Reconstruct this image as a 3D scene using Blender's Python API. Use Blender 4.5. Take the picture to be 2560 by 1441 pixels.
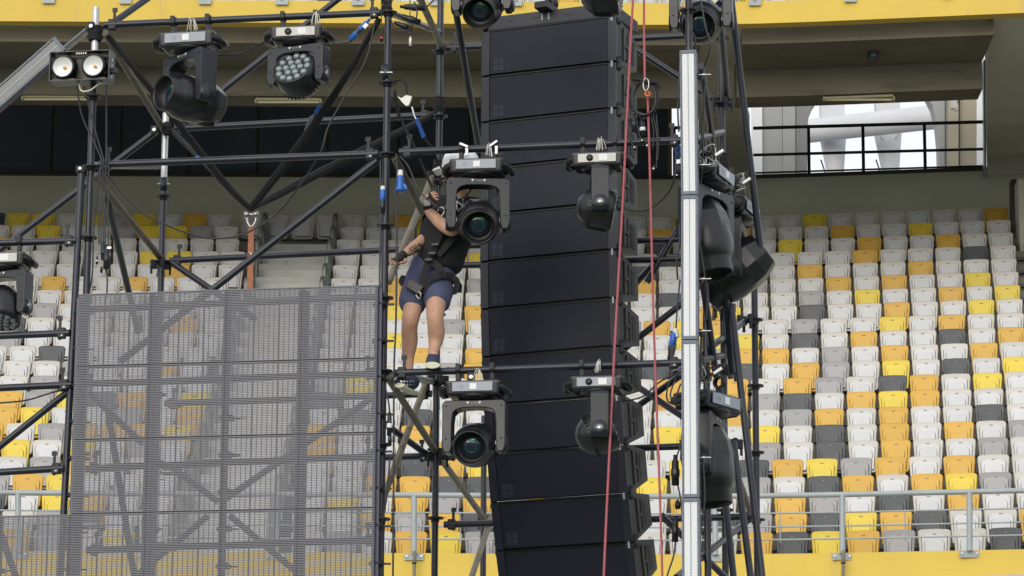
import bpy, bmesh, math, random
from mathutils import Vector, Matrix, Euler
random.seed(7)
R = math.radians
for o in list(bpy.data.objects): bpy.data.objects.remove(o)
scene = bpy.context.scene
COL = scene.collection
# ------------------------------------------------------------ camera
FPX = 9000.0; PIT = R(13.3); ROL = 0.0058
CZ = 1.6
camp = Vector((0, 0, CZ))
F0 = Vector((0, math.cos(PIT), math.sin(PIT))); U0 = Vector((0, -math.sin(PIT), math.cos(PIT))); R0 = Vector((1, 0, 0))
CR = R0*math.cos(ROL) + U0*math.sin(ROL); CU = U0*math.cos(ROL) - R0*math.sin(ROL)
cam = bpy.data.cameras.new('camera'); camo = bpy.data.objects.new('camera', cam); COL.objects.link(camo)
cam.sensor_fit = 'HORIZONTAL'; cam.sensor_width = 36; cam.lens = FPX/2560*36
cam.clip_start = 0.5; cam.clip_end = 2000
camo.matrix_world = Matrix((( CR.x, CU.x, -F0.x, 0), (CR.y, CU.y, -F0.y, 0), (CR.z, CU.z, -F0.z, CZ), (0, 0, 0, 1)))
scene.camera = camo
# ------------------------------------------------------------ light
world = bpy.data.worlds.new('World'); scene.world = world; world.use_nodes = True
wn = world.node_tree; bg = wn.nodes['Background']
sky = wn.nodes.new('ShaderNodeTexSky'); sky.sky_type = 'NISHITA'; sky.sun_disc = False
SUN_EL, SUN_AZ = R(20), R(200)      # azimuth clockwise from +Y
sky.sun_elevation = SUN_EL; sky.sun_rotation = SUN_AZ
sky.air_density = 1.0; sky.dust_density = 4.0; sky.ozone_density = 1.0
cloud = wn.nodes.new('ShaderNodeMix'); cloud.data_type = 'RGBA'; cloud.inputs[0].default_value = .8      # overcast: even cloud over the clear sky
cloud.inputs[7].default_value = (8.3, 8.5, 8.8, 1); wn.links.new(sky.outputs[0], cloud.inputs[6])
wn.links.new(cloud.outputs[2], bg.inputs[0]); bg.inputs[1].default_value = 0.12
sd = Vector((math.sin(SUN_AZ)*math.cos(SUN_EL), math.cos(SUN_AZ)*math.cos(SUN_EL), math.sin(SUN_EL)))
sl = bpy.data.lights.new('sun', 'SUN'); sl.energy = 1.25; sl.angle = R(50); sl.color = (1, .96, .9)
so = bpy.data.objects.new('sun', sl); COL.objects.link(so); so.rotation_euler = (-sd).to_track_quat('-Z', 'Y').to_euler()
so.location = (0, 0, 60)
vs = scene.view_settings; vs.view_transform = 'Standard'; vs.look = 'None'; vs.gamma = 1; vs.use_curve_mapping = False
vs.exposure = 0.18
# ------------------------------------------------------------ projection helpers
def ray(px, py): return (F0 + CR*((px-1280)/FPX) + CU*((720.5-py)/FPX))
PSI = math.atan(.16)
AX = Vector((math.cos(PSI), -math.sin(PSI), 0)); BX = Vector((math.sin(PSI), math.cos(PSI), 0)); ZX = Vector((0, 0, 1))
_d = ray(961, 720); TO = camp + _d*(23.5/_d.y); TO.z = 0
def T(px, py, d=0.0):                 # point on the tower plane d metres behind its front face
    r = ray(px, py); p0 = TO + BX*d
    return camp + r*((p0-camp).dot(BX)/r.dot(BX))
def gshift(X, Y):
    t = X - .063*Y; w = 1.6
    s = 0 if t < -w else ((t+w)**2/(4*w) if t < w else t)
    return -.163*s
def BH(px, D, h):                      # stand point: picture column, depth of the stand line, height over the camera
    Y = D
    for _ in range(8):
        z = Y*math.cos(PIT)+h*math.sin(PIT); v = -Y*math.sin(PIT)+h*math.cos(PIT)
        X = ((px-1280)*z/FPX - v*math.sin(ROL))/math.cos(ROL)
        Y = D + gshift(X, D)
    return Vector((X, Y, h+CZ))
def hy(py, D):                         # height over camera seen at row py (straight part, px 1000)
    r = ray(1000, py); return r.z/r.y*D
def proj(p):
    v = p-camp; z = v.dot(F0); return (1280+FPX*v.dot(CR)/z, 720.5-FPX*v.dot(CU)/z)
# ------------------------------------------------------------ materials
MATS = {}
def mat(name, col, rough=.5, metal=0.0, noise=0.0, nscale=8.0, bump=0.0, bscale=60.0, spec=.5, dirt=None, rnd=0.0, coat=0.0):
    m = bpy.data.materials.new(name); m.use_nodes = True; nt = m.node_tree; n = nt.nodes; b = n['Principled BSDF']
    b.inputs['Base Color'].default_value = (*col, 1); b.inputs['Roughness'].default_value = rough; b.inputs['Metallic'].default_value = metal
    b.inputs['Specular IOR Level'].default_value = spec; b.inputs['Coat Weight'].default_value = coat
    tc = n.new('ShaderNodeTexCoord'); last = None
    if noise > 0 or rnd > 0 or dirt:
        base = n.new('ShaderNodeRGB'); base.outputs[0].default_value = (*col, 1); last = base.outputs[0]
        if noise > 0:
            t = n.new('ShaderNodeTexNoise'); t.inputs['Scale'].default_value = nscale; t.inputs['Detail'].default_value = 8; t.inputs['Roughness'].default_value = .65
            nt.links.new(tc.outputs['Object'], t.inputs[0])
            mr = n.new('ShaderNodeMapRange'); mr.inputs[1].default_value = .3; mr.inputs[2].default_value = .7
            mr.inputs[3].default_value = 1-noise; mr.inputs[4].default_value = 1+noise; nt.links.new(t.outputs[0], mr.inputs[0])
            mx = n.new('ShaderNodeVectorMath'); mx.operation = 'SCALE'; nt.links.new(last, mx.inputs[0]); nt.links.new(mr.outputs[0], mx.inputs['Scale']); last = mx.outputs[0]
            mr2 = n.new('ShaderNodeMapRange'); mr2.inputs[3].default_value = rough-.08; mr2.inputs[4].default_value = rough+.12
            nt.links.new(t.outputs[0], mr2.inputs[0]); nt.links.new(mr2.outputs[0], b.inputs['Roughness'])
        if rnd > 0:
            oi = n.new('ShaderNodeObjectInfo'); mr = n.new('ShaderNodeMapRange'); mr.inputs[3].default_value = 1-rnd; mr.inputs[4].default_value = 1+rnd
            nt.links.new(oi.outputs['Random'], mr.inputs[0])
            mx = n.new('ShaderNodeVectorMath'); mx.operation = 'SCALE'; nt.links.new(last, mx.inputs[0]); nt.links.new(mr.outputs[0], mx.inputs['Scale']); last = mx.outputs[0]
        if dirt:                       # (colour, scale, threshold, stretch vector)
            dc, ds, dth, st = dirt
            mp = n.new('ShaderNodeMapping'); mp.inputs['Scale'].default_value = st; nt.links.new(tc.outputs['Object'], mp.inputs[0])
            t = n.new('ShaderNodeTexNoise'); t.inputs['Scale'].default_value = ds; t.inputs['Detail'].default_value = 10; t.inputs['Roughness'].default_value = .7
            nt.links.new(mp.outputs[0], t.inputs[0])
            mr = n.new('ShaderNodeMapRange'); mr.inputs[1].default_value = dth; mr.inputs[2].default_value = dth+.12; nt.links.new(t.outputs[0], mr.inputs[0])
            mx = n.new('ShaderNodeMix'); mx.data_type = 'RGBA'; nt.links.new(mr.outputs[0], mx.inputs[0]); nt.links.new(last, mx.inputs[6]); mx.inputs[7].default_value = (*dc, 1); last = mx.outputs[2]
        nt.links.new(last, b.inputs['Base Color'])
    if bump > 0:
        t = n.new('ShaderNodeTexNoise'); t.inputs['Scale'].default_value = bscale; t.inputs['Detail'].default_value = 6; nt.links.new(tc.outputs['Object'], t.inputs[0])
        bp = n.new('ShaderNodeBump'); bp.inputs['Strength'].default_value = bump; bp.inputs['Distance'].default_value = .01
        nt.links.new(t.outputs[0], bp.inputs['Height']); nt.links.new(bp.outputs[0], b.inputs['Normal'])
    MATS[name] = m; return m
mat('tube', (.013, .017, .03), .34, .0, .25, 5, .05, 90, dirt=((.05, .05, .05), 9, .68, (1, 1, 1)))
mat('tube_brown', (.075, .062, .046), .5, .3, .35, 6, .1, 70, dirt=((.17, .15, .12), 14, .55, (1, 1, 1)))
mat('tube_rust', (.2, .175, .13), .55, .3, .35, 8, .1, 60, dirt=((.12, .08, .05), 12, .55, (1, 1, 1)))
mat('galv', (.55, .56, .57), .42, .75, .2, 14, .05, 80, dirt=((.3, .28, .26), 16, .6, (1, 1, 1)))
mat('steel', (.4, .4, .4), .3, 1.0, .1, 10)
mat('cast', (.022, .024, .03), .5, .4, .3, 20, .1, 90)
mat('plastic', (.013, .016, .024), .33, 0, .2, 12, .06, 220, spec=.5)
mat('plastic_head', (.009, .0095, .012), .3, 0, .25, 8, .06, 220, spec=.55)
mat('plastic_dark', (.006, .006, .008), .4, 0, .15, 10)
mat('panel_grey', (.27, .3, .36), .35, 0, .05, 10)
mat('label_white', (.75, .76, .78), .5)
mat('badge', (.5, .5, .5), .3, .6)
mat('rubber', (.013, .013, .014), .55)
mat('cable', (.022, .023, .027), .45, 0, .1, 30)
mat('cable_white', (.62, .6, .52), .5)
mat('webbing', (.013, .013, .016), .8, 0, .3, 40, .3, 300)
mat('web_orange', (.42, .18, .1), .8, 0, .3, 60, .5, 400)
mat('rope', (.45, .12, .14), .8, 0, .25, 60, .4, 500)
mat('orange_ring', (.9, .17, .03), .5)
mat('blue_plug', (.015, .12, .5), .35, 0, .1, 20)
mat('white_plug', (.7, .7, .66), .45)
mat('red_plug', (.6, .03, .02), .4)
mat('spk_frame', (.011, .014, .026), .4, .1, .15, 8, .04, 120)
mat('spk_side', (.014, .0125, .012), .5, .0, .25, 7, .12, 140)
mat('seat_white', (.54, .525, .485), .42, 0, .05, 4, dirt=((.45, .42, .36), 5, .66, (1, 1, 1)), rnd=.06)
mat('fold_white', (.58, .595, .615), .4, 0, .04, 4, rnd=.05)
mat('fold_yellow', (.71, .55, .04), .4, 0, .04, 4, rnd=.05)
mat('fold_amber', (.63, .375, .045), .4, 0, .04, 4, rnd=.05)
mat('fold_grey', (.34, .335, .35), .42, 0, .05, 4, rnd=.06)
mat('fold_dark', (.03, .04, .052), .36, 0, .12, 4, rnd=.08)
mat('seat_yellow', (.68, .52, .035), .42, 0, .05, 4, dirt=((.6, .43, .05), 5, .68, (1, 1, 1)), rnd=.06)
mat('seat_amber', (.6, .35, .035), .42, 0, .06, 4, dirt=((.58, .33, .05), 5, .64, (1, 1, 1)), rnd=.07)
mat('seat_grey', (.3, .295, .3), .45, 0, .06, 4, dirt=((.27, .25, .22), 5, .62, (1, 1, 1)), rnd=.08)
mat('seat_dark', (.045, .052, .062), .42, 0, .15, 4, dirt=((.09, .085, .075), 5, .6, (1, 1, 1)), rnd=.1)
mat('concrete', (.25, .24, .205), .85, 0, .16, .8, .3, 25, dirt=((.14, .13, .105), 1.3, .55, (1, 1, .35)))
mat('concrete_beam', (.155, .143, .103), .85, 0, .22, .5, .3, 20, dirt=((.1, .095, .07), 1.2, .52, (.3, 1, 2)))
mat('wall_green', (.58, .585, .48), .8, 0, .08, .7, .15, 25, dirt=((.2, .2, .16), 2.2, .66, (1, 1, .5)))
mat('stair', (.58, .58, .56), .8, 0, .12, 2, .2, 30, dirt=((.25, .25, .23), 5, .6, (1, 1, 1)))
mat('terrace', (.17, .165, .15), .85, 0, .2, 2, .2, 30)
mat('fascia', (.66, .475, .07), .6, 0, .06, .8, .1, 20, dirt=((.52, .38, .15), 3.0, .57, (1, 1, .12)))
mat('glass_dark', (.09, .11, .16), .5, 0, .2, .5, spec=.3)
mat('frame_dark', (.03, .026, .025), .5)
mat('rail_grey', (.33, .37, .38), .45, .1, .12, 3, .05, 60, dirt=((.5, .5, .48), 12, .7, (1, 1, 1)))
mat('rail_dark', (.02, .026, .03), .45)
mat('handrail', (.23, .24, .22), .4, .4, .1, 3)
mat('panel_wall', (.36, .37, .365), .7, 0, .06, 1)
mat('panel_wall2', (.24, .245, .25), .7, 0, .06, 1)
mat('panel_tan', (.4, .36, .27), .7, 0, .08, 1)
mat('white_paint', (.78, .79, .8), .5, 0, .05, 1)
mat('truss_grey', (.55, .565, .6), .5, 0, .05, 1)
mat('lamp_tube', (.5, .48, .3), .4)
mat('lamp_dim', (.3, .28, .17), .5)
mat('skin', (.5, .29, .2), .5, 0, .14, 22, .3, 90, dirt=((.36, .17, .12), 11, .55, (1, 1, 1)))
mat('shirt', (.009, .009, .014), .8, 0, .2, 12, .5, 14)
mat('shorts', (.06, .07, .135), .85, 0, .16, 14, .7, 16)
mat('glove', (.015, .015, .017), .7, 0, .2, 30, .3, 100)
mat('glove_grey', (.22, .22, .23), .7)
mat('shoe', (.025, .032, .07), .7, 0, .3, 60, .3, 120)
mat('sole', (.68, .68, .52), .6, 0, .08, 30)
mat('helmet', (.84, .86, .9), .3, 0, .03, 10, coat=.3)
mat('hair', (.012, .01, .009), .7)
mat('grass', (.05, .1, .03), .9, 0, .3, .5)
mat('track', (.3, .3, .29), .9, 0, .1, 1)
mat('mesh_slat', (.155, .158, .185), .5, .1, .12, 3)
mat('mesh_rib', (.035, .038, .065), .5, .2)
mat('mesh_bar', (.075, .08, .12), .45, .2, .1, 4)
mat('panel_silver', (.4, .4, .39), .4, .2, .1, 20)
mat('bar_blue', (.1, .125, .17), .4, .1, .1, 10)
mat('orange_led', (.8, .35, .04), .4)
mat('reflector', (.82, .84, .86), .25, .1)
mat('hood_in', (.012, .012, .014), .5)
def special_mats():
    # perforated steel grille: hexagonal field of punched holes, all one flat sheet in reality
    m = bpy.data.materials.new('grille'); m.use_nodes = True; nt = m.node_tree; n = nt.nodes; b = n['Principled BSDF']
    tc = n.new('ShaderNodeTexCoord'); sx = n.new('ShaderNodeSeparateXYZ'); nt.links.new(tc.outputs['Object'], sx.inputs[0])
    def M(op, a, bb=None, c=None):
        k = n.new('ShaderNodeMath'); k.operation = op
        for i, v in enumerate((a, bb, c)):
            if v is None: continue
            if isinstance(v, (int, float)): k.inputs[i].default_value = v
            else: nt.links.new(v, k.inputs[i])
        return k.outputs[0]
    P = .0125; Q = P*.866
    ry = M('DIVIDE', sx.outputs[2], Q); iy = M('ROUND', ry); fy = M('MULTIPLY', M('SUBTRACT', ry, iy), Q)
    off = M('MULTIPLY', M('PINGPONG', iy, 1), .5)
    rx = M('ADD', M('DIVIDE', sx.outputs[0], P), off); fx = M('MULTIPLY', M('SUBTRACT', rx, M('ROUND', rx)), P)
    d = M('SQRT', M('ADD', M('MULTIPLY', fx, fx), M('MULTIPLY', fy, fy)))
    mr = n.new('ShaderNodeMapRange'); mr.inputs[1].default_value = .0036; mr.inputs[2].default_value = .0046; nt.links.new(d, mr.inputs[0])
    mx = n.new('ShaderNodeMix'); mx.data_type = 'RGBA'; mx.inputs[6].default_value = (.003, .003, .004, 1); mx.inputs[7].default_value = (.017, .021, .04, 1)
    nt.links.new(mr.outputs[0], mx.inputs[0]); nt.links.new(mx.outputs[2], b.inputs['Base Color'])
    b.inputs['Roughness'].default_value = .5; b.inputs['Specular IOR Level'].default_value = .25; MATS['grille'] = m
    # logo version
    m2 = m.copy(); m2.name = 'grille_logo'; m2.node_tree.nodes[mx.name].inputs[7].default_value = (.045, .052, .085, 1); MATS['grille_logo'] = m2
    # led diffuser with cells
    m = bpy.data.materials.new('led_cells'); m.use_nodes = True; nt = m.node_tree; n = nt.nodes; b = n['Principled BSDF']
    tc = n.new('ShaderNodeTexCoord'); mp = n.new('ShaderNodeMapping'); mp.inputs['Rotation'].default_value = (R(90), 0, 0); nt.links.new(tc.outputs['Object'], mp.inputs[0])
    br = n.new('ShaderNodeTexBrick'); br.offset = 0; br.inputs['Color1'].default_value = (.8, .82, .84, 1); br.inputs['Color2'].default_value = (.72, .75, .78, 1); br.inputs['Mortar'].default_value = (.55, .58, .63, 1)
    br.inputs['Scale'].default_value = 1; br.inputs['Mortar Size'].default_value = .0016; br.inputs['Brick Width'].default_value = .012; br.inputs['Row Height'].default_value = .0105
    nt.links.new(mp.outputs[0], br.inputs[0]); nt.links.new(br.outputs[0], b.inputs['Base Color']); b.inputs['Roughness'].default_value = .4; MATS['led_cells'] = m
    m4 = m.copy(); m4.name = 'led_cells_grey'; bn = m4.node_tree.nodes[br.name]; bn.inputs['Mortar'].default_value = (.08, .085, .09, 1); bn.inputs['Color1'].default_value = (.55, .56, .56, 1); bn.inputs['Color2'].default_value = (.45, .46, .46, 1); bn.inputs['Mortar Size'].default_value = .003; MATS['led_cells_grey'] = m4
    # coated lens glass; the green one colours a painted glint
    for nm, c in (('lens', (.012, .02, .03)), ('glint_green', (.03, .16, .08)), ('lens_blue', (.02, .04, .1))):
        m = bpy.data.materials.new(nm); m.use_nodes = True; b = m.node_tree.nodes['Principled BSDF']
        b.inputs['Base Color'].default_value = (*c, 1); b.inputs['Roughness'].default_value = .04; b.inputs['Coat Weight'].default_value = .3; b.inputs['Specular IOR Level'].default_value = .5; MATS[nm] = m
    m = bpy.data.materials.new('wash_lens'); m.use_nodes = True; nt = m.node_tree; n = nt.nodes; b = n['Principled BSDF']
    b.inputs['Base Color'].default_value = (.22, .26, .29, 1); b.inputs['Roughness'].default_value = .1; b.inputs['Coat Weight'].default_value = 1; MATS['wash_lens'] = m
    # tattoo ink over skin
    m = MATS['skin'].copy(); m.name = 'tattoo'; nt = m.node_tree; n = nt.nodes; b = n['Principled BSDF']
    tc = n.new('ShaderNodeTexCoord'); v = n.new('ShaderNodeTexVoronoi'); v.feature = 'DISTANCE_TO_EDGE'; v.inputs['Scale'].default_value = 38; nt.links.new(tc.outputs['Object'], v.inputs[0])
    mr = n.new('ShaderNodeMapRange'); mr.inputs[1].default_value = .08; mr.inputs[2].default_value = .2; nt.links.new(v.outputs['Distance'], mr.inputs[0])
    mx = n.new('ShaderNodeMix'); mx.data_type = 'RGBA'; mx.inputs[6].default_value = (.07, .06, .06, 1); mx.inputs[7].default_value = (.5, .3, .21, 1)
    nt.links.new(mr.outputs[0], mx.inputs[0]); nt.links.new(mx.outputs[2], b.inputs['Base Color']); MATS['tattoo'] = m
special_mats()
# ------------------------------------------------------------ mesh builder
def frame(z, x=None):
    z = Vector(z).normalized(); ref = Vector(x) if x is not None else (Vector((1, 0, 0)) if abs(z.x) < .9 else Vector((0, 1, 0)))
    y = z.cross(ref).normalized(); x = y.cross(z); return Matrix((x, y, z)).transposed()
STUFF = set('bolts screws slot_holes hole_row vent_slots buttons marking warning_marks logo links stitching rivets cooling_fins side_vent wires wire clamps shoe_pattern loops trim'.split())
class MB:
    def __init__(s): s.v = []; s.f = []; s.m = []; s.sm = []
    def add(s, vs_, fs, mi=0, smooth=False):
        o = len(s.v); s.v += [Vector(p) for p in vs_]; s.f += [[i+o for i in f] for f in fs]; s.m += [mi]*len(fs); s.sm += [smooth]*len(fs); return s
    def box(s, c, size, M=None, mi=0, bev=0.0, taper=None):
        if bev > 0:
            bm = bmesh.new(); bmesh.ops.create_cube(bm, size=1)
            for v in bm.verts:
                t = 1
                if taper and v.co.z < 0: v.co.x *= taper[0]; v.co.y *= taper[1]
                v.co = Vector((v.co.x*size[0], v.co.y*size[1], v.co.z*size[2]))
            bmesh.ops.bevel(bm, geom=bm.edges[:], offset=bev, segments=2, profile=.6, affect='EDGES', clamp_overlap=True)
            bm.verts.index_update(); vs_ = [v.co.copy() for v in bm.verts]; fs = [[v.index for v in f.verts] for f in bm.faces]; bm.free()
        else:
            vs_ = [Vector((x*size[0]/2*(taper[0] if taper and z < 0 else 1), y*size[1]/2*(taper[1] if taper and z < 0 else 1), z*size[2]/2)) for z in (-1, 1) for y in (-1, 1) for x in (-1, 1)]
            fs = [[0, 2, 3, 1], [4, 5, 7, 6], [0, 1, 5, 4], [2, 6, 7, 3], [0, 4, 6, 2], [1, 3, 7, 5]]
        if M is not None: vs_ = [M @ v for v in vs_]
        return s.add([v+Vector(c) for v in vs_], fs, mi)
    def tube(s, p0, p1, r, seg=12, mi=0, caps=True, r1=None):
        p0 = Vector(p0); p1 = Vector(p1); M = frame(p1-p0); r1 = r if r1 is None else r1; vs_ = []
        for p, q in ((p0, r), (p1, r1)):
            for k in range(seg): a = 2*math.pi*k/seg; vs_.append(p + M @ Vector((q*math.cos(a), q*math.sin(a), 0)))
        s.add(vs_, [[k, (k+1) % seg, (k+1) % seg+seg, k+seg] for k in range(seg)], mi, True)
        if caps: s.add(vs_, [list(range(seg))[::-1], list(range(seg, 2*seg))], mi)
        return s
    def path(s, pts, r, seg=6, mi=0, sx=1.0):
        pts = [Vector(p) for p in pts]; n = len(pts); vs_ = []; prev = None
        for i, p in enumerate(pts):
            t = (pts[min(i+1, n-1)]-pts[max(i-1, 0)]).normalized()
            if prev is None: M = frame(t); x = M.col[0].copy()
            else: x = (prev - t*prev.dot(t)).normalized()
            y = t.cross(x); prev = x
            for k in range(seg): a = 2*math.pi*k/seg; vs_.append(p + x*(r*sx*math.cos(a)) + y*(r*math.sin(a)))
        fs = [[i*seg+k, i*seg+(k+1) % seg, (i+1)*seg+(k+1) % seg, (i+1)*seg+k] for i in range(n-1) for k in range(seg)]
        s.add(vs_, fs, mi, True); s.add(vs_, [list(range(seg))[::-1], list(range((n-1)*seg, n*seg))], mi); return s
    def lathe(s, prof, c=(0, 0, 0), M=None, seg=24, mi=0, smooth=True):
        M = M or Matrix.Identity(3); c = Vector(c); vs_ = []
        for r_, z_ in prof:
            for k in range(seg): a = 2*math.pi*k/seg; vs_.append(c + M @ Vector((r_*math.cos(a), r_*math.sin(a), z_)))
        fs = [[i*seg+k, i*seg+(k+1) % seg, (i+1)*seg+(k+1) % seg, (i+1)*seg+k] for i in range(len(prof)-1) for k in range(seg)]
        return s.add(vs_, fs, mi, smooth)
    def prism(s, poly, d0, d1, M=None, c=(0, 0, 0), mi=0, smooth=False):
        # poly in local x,z ; extruded along local y from d0 to d1
        M = M or Matrix.Identity(3); c = Vector(c); n = len(poly)
        vs_ = [c + M @ Vector((x, d, z)) for d in (d0, d1) for x, z in poly]
        s.add(vs_, [list(range(n)), list(range(n, 2*n))[::-1]], mi)
        return s.add(vs_, [[i+n, (i+1) % n+n, (i+1) % n, i] for i in range(n)], mi, smooth)
    def quad(s, a, b, c, d, mi=0): return s.add([a, b, c, d], [[0, 1, 2, 3]], mi)
    def build(s, name, mats, parent=None, world=False, bevel=0.0, kind=None, label=None, fixn=False):
        me = bpy.data.meshes.new(name); off = parent.location if (world and parent) else Vector((0, 0, 0))
        me.from_pydata([tuple(v-off) for v in s.v], [], s.f)
        if isinstance(mats, str): mats = [mats]
        for m_ in mats: me.materials.append(MATS[m_])
        me.polygons.foreach_set('material_index', s.m); me.polygons.foreach_set('use_smooth', s.sm)
        if fixn:
            bm = bmesh.new(); bm.from_mesh(me); bmesh.ops.remove_doubles(bm, verts=bm.verts, dist=1e-5); bmesh.ops.recalc_face_normals(bm, faces=bm.faces); bm.to_mesh(me); bm.free()
        me.update()
        o = bpy.data.objects.new(name, me); COL.objects.link(o)
        if parent: o.parent = parent
        if bevel > 0:
            md = o.modifiers.new('bevel', 'BEVEL'); md.width = bevel; md.segments = 2; md.limit_method = 'ANGLE'; md.angle_limit = R(40)
        if kind or name in STUFF: o['kind'] = kind or 'stuff'
        if label: o['label'] = label
        return o
def thing(name, label, cat, loc=(0, 0, 0), rotz=0.0, group=None):
    o = bpy.data.objects.new(name, None); COL.objects.link(o); o.location = loc; o.rotation_euler = (0, 0, rotz); o.empty_display_size = .1
    o['label'] = label; o['category'] = cat
    if group: o['group'] = group
    return o
def tag(o, label, cat, group=None):
    o['label'] = label; o['category'] = cat
    if group: o['group'] = group
    return o
def spline(pts, n=8):
    pts = [Vector(p) for p in pts]
    if len(pts) < 3: return pts
    out = []; P = [pts[0]*2-pts[1]]+pts+[pts[-1]*2-pts[-2]]
    for i in range(1, len(P)-2):
        for k in range(n):
            t = k/n; a, b, c, d = P[i-1], P[i], P[i+1], P[i+2]
            out.append(.5*((2*b)+(c-a)*t+(2*a-5*b+4*c-d)*t*t+(3*b-a-3*c+d)*t**3))
    out.append(pts[-1]); return out
def RZ(a): return Matrix.Rotation(a, 3, 'Z')
def RX(a): return Matrix.Rotation(a, 3, 'X')
def copy_tree(o, parent=None):
    c = o.copy(); COL.objects.link(c); c.parent = parent
    for ch in list(o.children): copy_tree(ch, c)
    return c
# ============================================================ ground and stand
XS = [-32+i*1.0 for i in range(58)]
def gpt(X, D, h): return Vector((X, D+gshift(X, D), h+CZ))
def strip(prof, xs=None, closed=False):
    m = MB(); xs = xs or XS; n = len(prof)
    vs_ = [gpt(x, D, h) for x in xs for D, h in prof]
    k = n if closed else n-1
    fs = [[i*n+j, (i+1)*n+j, (i+1)*n+(j+1) % n, i*n+(j+1) % n] for i in range(len(xs)-1) for j in range(k)]
    m.add(vs_, fs)
    if closed: m.add(vs_, [list(range(n)), list(range((len(xs)-1)*n, len(xs)*n))[::-1]])
    return m
g = MB(); g.quad((-700, -700, 0), (700, -700, 0), (700, 700, 0), (-700, 700, 0)); g.build('ground', 'track', kind='structure')
g = MB(); g.quad((-40, -60, .004), (40, -60, .004), (40, 20, .004), (-40, 20, .004)); g.build('pitch', 'grass', kind='structure')
NR = 22
def rowD(r): return 49.4+17.6*(22-r)/21
def rowH(r):
    t = (22-r)/21; return 8.2+9.07*t-.13*4*t*(1-t)
stand = thing('grandstand', 'concrete stadium grandstand behind the scaffold, with yellow parapets and a dark glazed concourse', 'grandstand', (0, 50, 0))
SEATH = .78
for r in range(1, 23):
    D = rowD(r)+.10; hz = rowH(r)-SEATH; Db = D-.84; hb = rowH(min(r+1, 22))-SEATH if r < 22 else hz-.3
    strip([(D-.78, hb-.35), (D-.78, hz), (D+.10, hz), (D+.10, hb-.35)], closed=True).build('terrace_step', 'terrace', stand, True)
# front parapet (yellow) below the seats
hp = hy(1386, 48.6)
strip([(48.5, hp-.37), (48.5, hp), (48.72, hp), (48.72, hp-.37)], closed=True).build('yellow_parapet', 'fascia', stand, True)
strip([(48.65, -CZ), (48.65, hp-.372), (49.0, hp-.372), (49.0, -CZ)], closed=True).build('podium_wall', 'wall_green', stand, True)
strip([(48.1, hp-.44), (48.1, hp-.40), (48.49, hp-.40), (48.49, hp-.44)], closed=True).build('ledge', 'rail_grey', stand, True)
# rear wall above the seats
hw = hy(452, 68.2)
strip([(68.0, rowH(1)-1.4), (68.0, hw), (68.6, hw), (68.6, rowH(1)-1.4)], closed=True).build('rear_wall', 'wall_green', stand, True)
strip([(67.9, hw+.003), (67.9, hw+.055), (68.55, hw+.055), (68.55, hw+.003)], closed=True).build('sill', 'frame_dark', stand, True)
# soffit beams of the upper tier
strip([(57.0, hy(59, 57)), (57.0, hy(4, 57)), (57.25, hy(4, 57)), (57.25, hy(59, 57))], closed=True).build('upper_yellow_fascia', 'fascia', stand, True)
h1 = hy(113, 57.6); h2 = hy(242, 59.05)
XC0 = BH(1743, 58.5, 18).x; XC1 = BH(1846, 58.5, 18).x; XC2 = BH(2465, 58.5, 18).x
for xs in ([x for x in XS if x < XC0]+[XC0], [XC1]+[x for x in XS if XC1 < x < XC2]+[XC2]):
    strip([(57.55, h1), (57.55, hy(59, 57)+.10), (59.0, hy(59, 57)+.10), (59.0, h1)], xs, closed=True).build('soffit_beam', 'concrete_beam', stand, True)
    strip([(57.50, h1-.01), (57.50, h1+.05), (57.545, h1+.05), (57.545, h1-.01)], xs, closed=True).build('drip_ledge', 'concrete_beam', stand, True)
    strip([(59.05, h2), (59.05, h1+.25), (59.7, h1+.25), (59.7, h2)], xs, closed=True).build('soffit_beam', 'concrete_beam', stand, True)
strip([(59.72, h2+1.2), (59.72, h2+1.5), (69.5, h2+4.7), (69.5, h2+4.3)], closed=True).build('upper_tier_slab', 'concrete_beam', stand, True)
# dark glazing, panel by panel
xg = [-190, -45, 131, 303, 474, 645, 820, 996, 1175, 1352, 1520, 1672]
for i in range(len(xg)-1):
    a = BH(xg[i]+1.2, 68.42, 19); b = BH(xg[i+1]-1.2, 68.42, 19); m = MB(); z0 = hw+.06+CZ; z1 = 20.9+CZ
    w = b.x-a.x; m.box(((a.x+b.x)/2, (a.y+b.y)/2+.03*(i % 2)*.2, (z0+z1)/2), (w-.03, .05, z1-z0), RZ(math.atan2(b.y-a.y, b.x-a.x)))
    m.build('glazing_panel', 'glass_dark', stand, True)
a = BH(-200, 68.5, 19); b = BH(1680, 68.5, 19)
MB().box(((a.x+b.x)/2, 68.52, (hw+21)/2+CZ+.03), (b.x-a.x, .04, 21-hw)).build('glazing_backing', 'lamp_dim', stand, True)
# concourse deck behind the opening
ch = hw-.02
MB().add([BH(1500, 68.3, ch), BH(2900, 68.3, ch), BH(2900, 76, ch), BH(1500, 76, ch)], [[0, 1, 2, 3]]).build('concourse_floor', 'concrete', stand, True)
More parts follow.
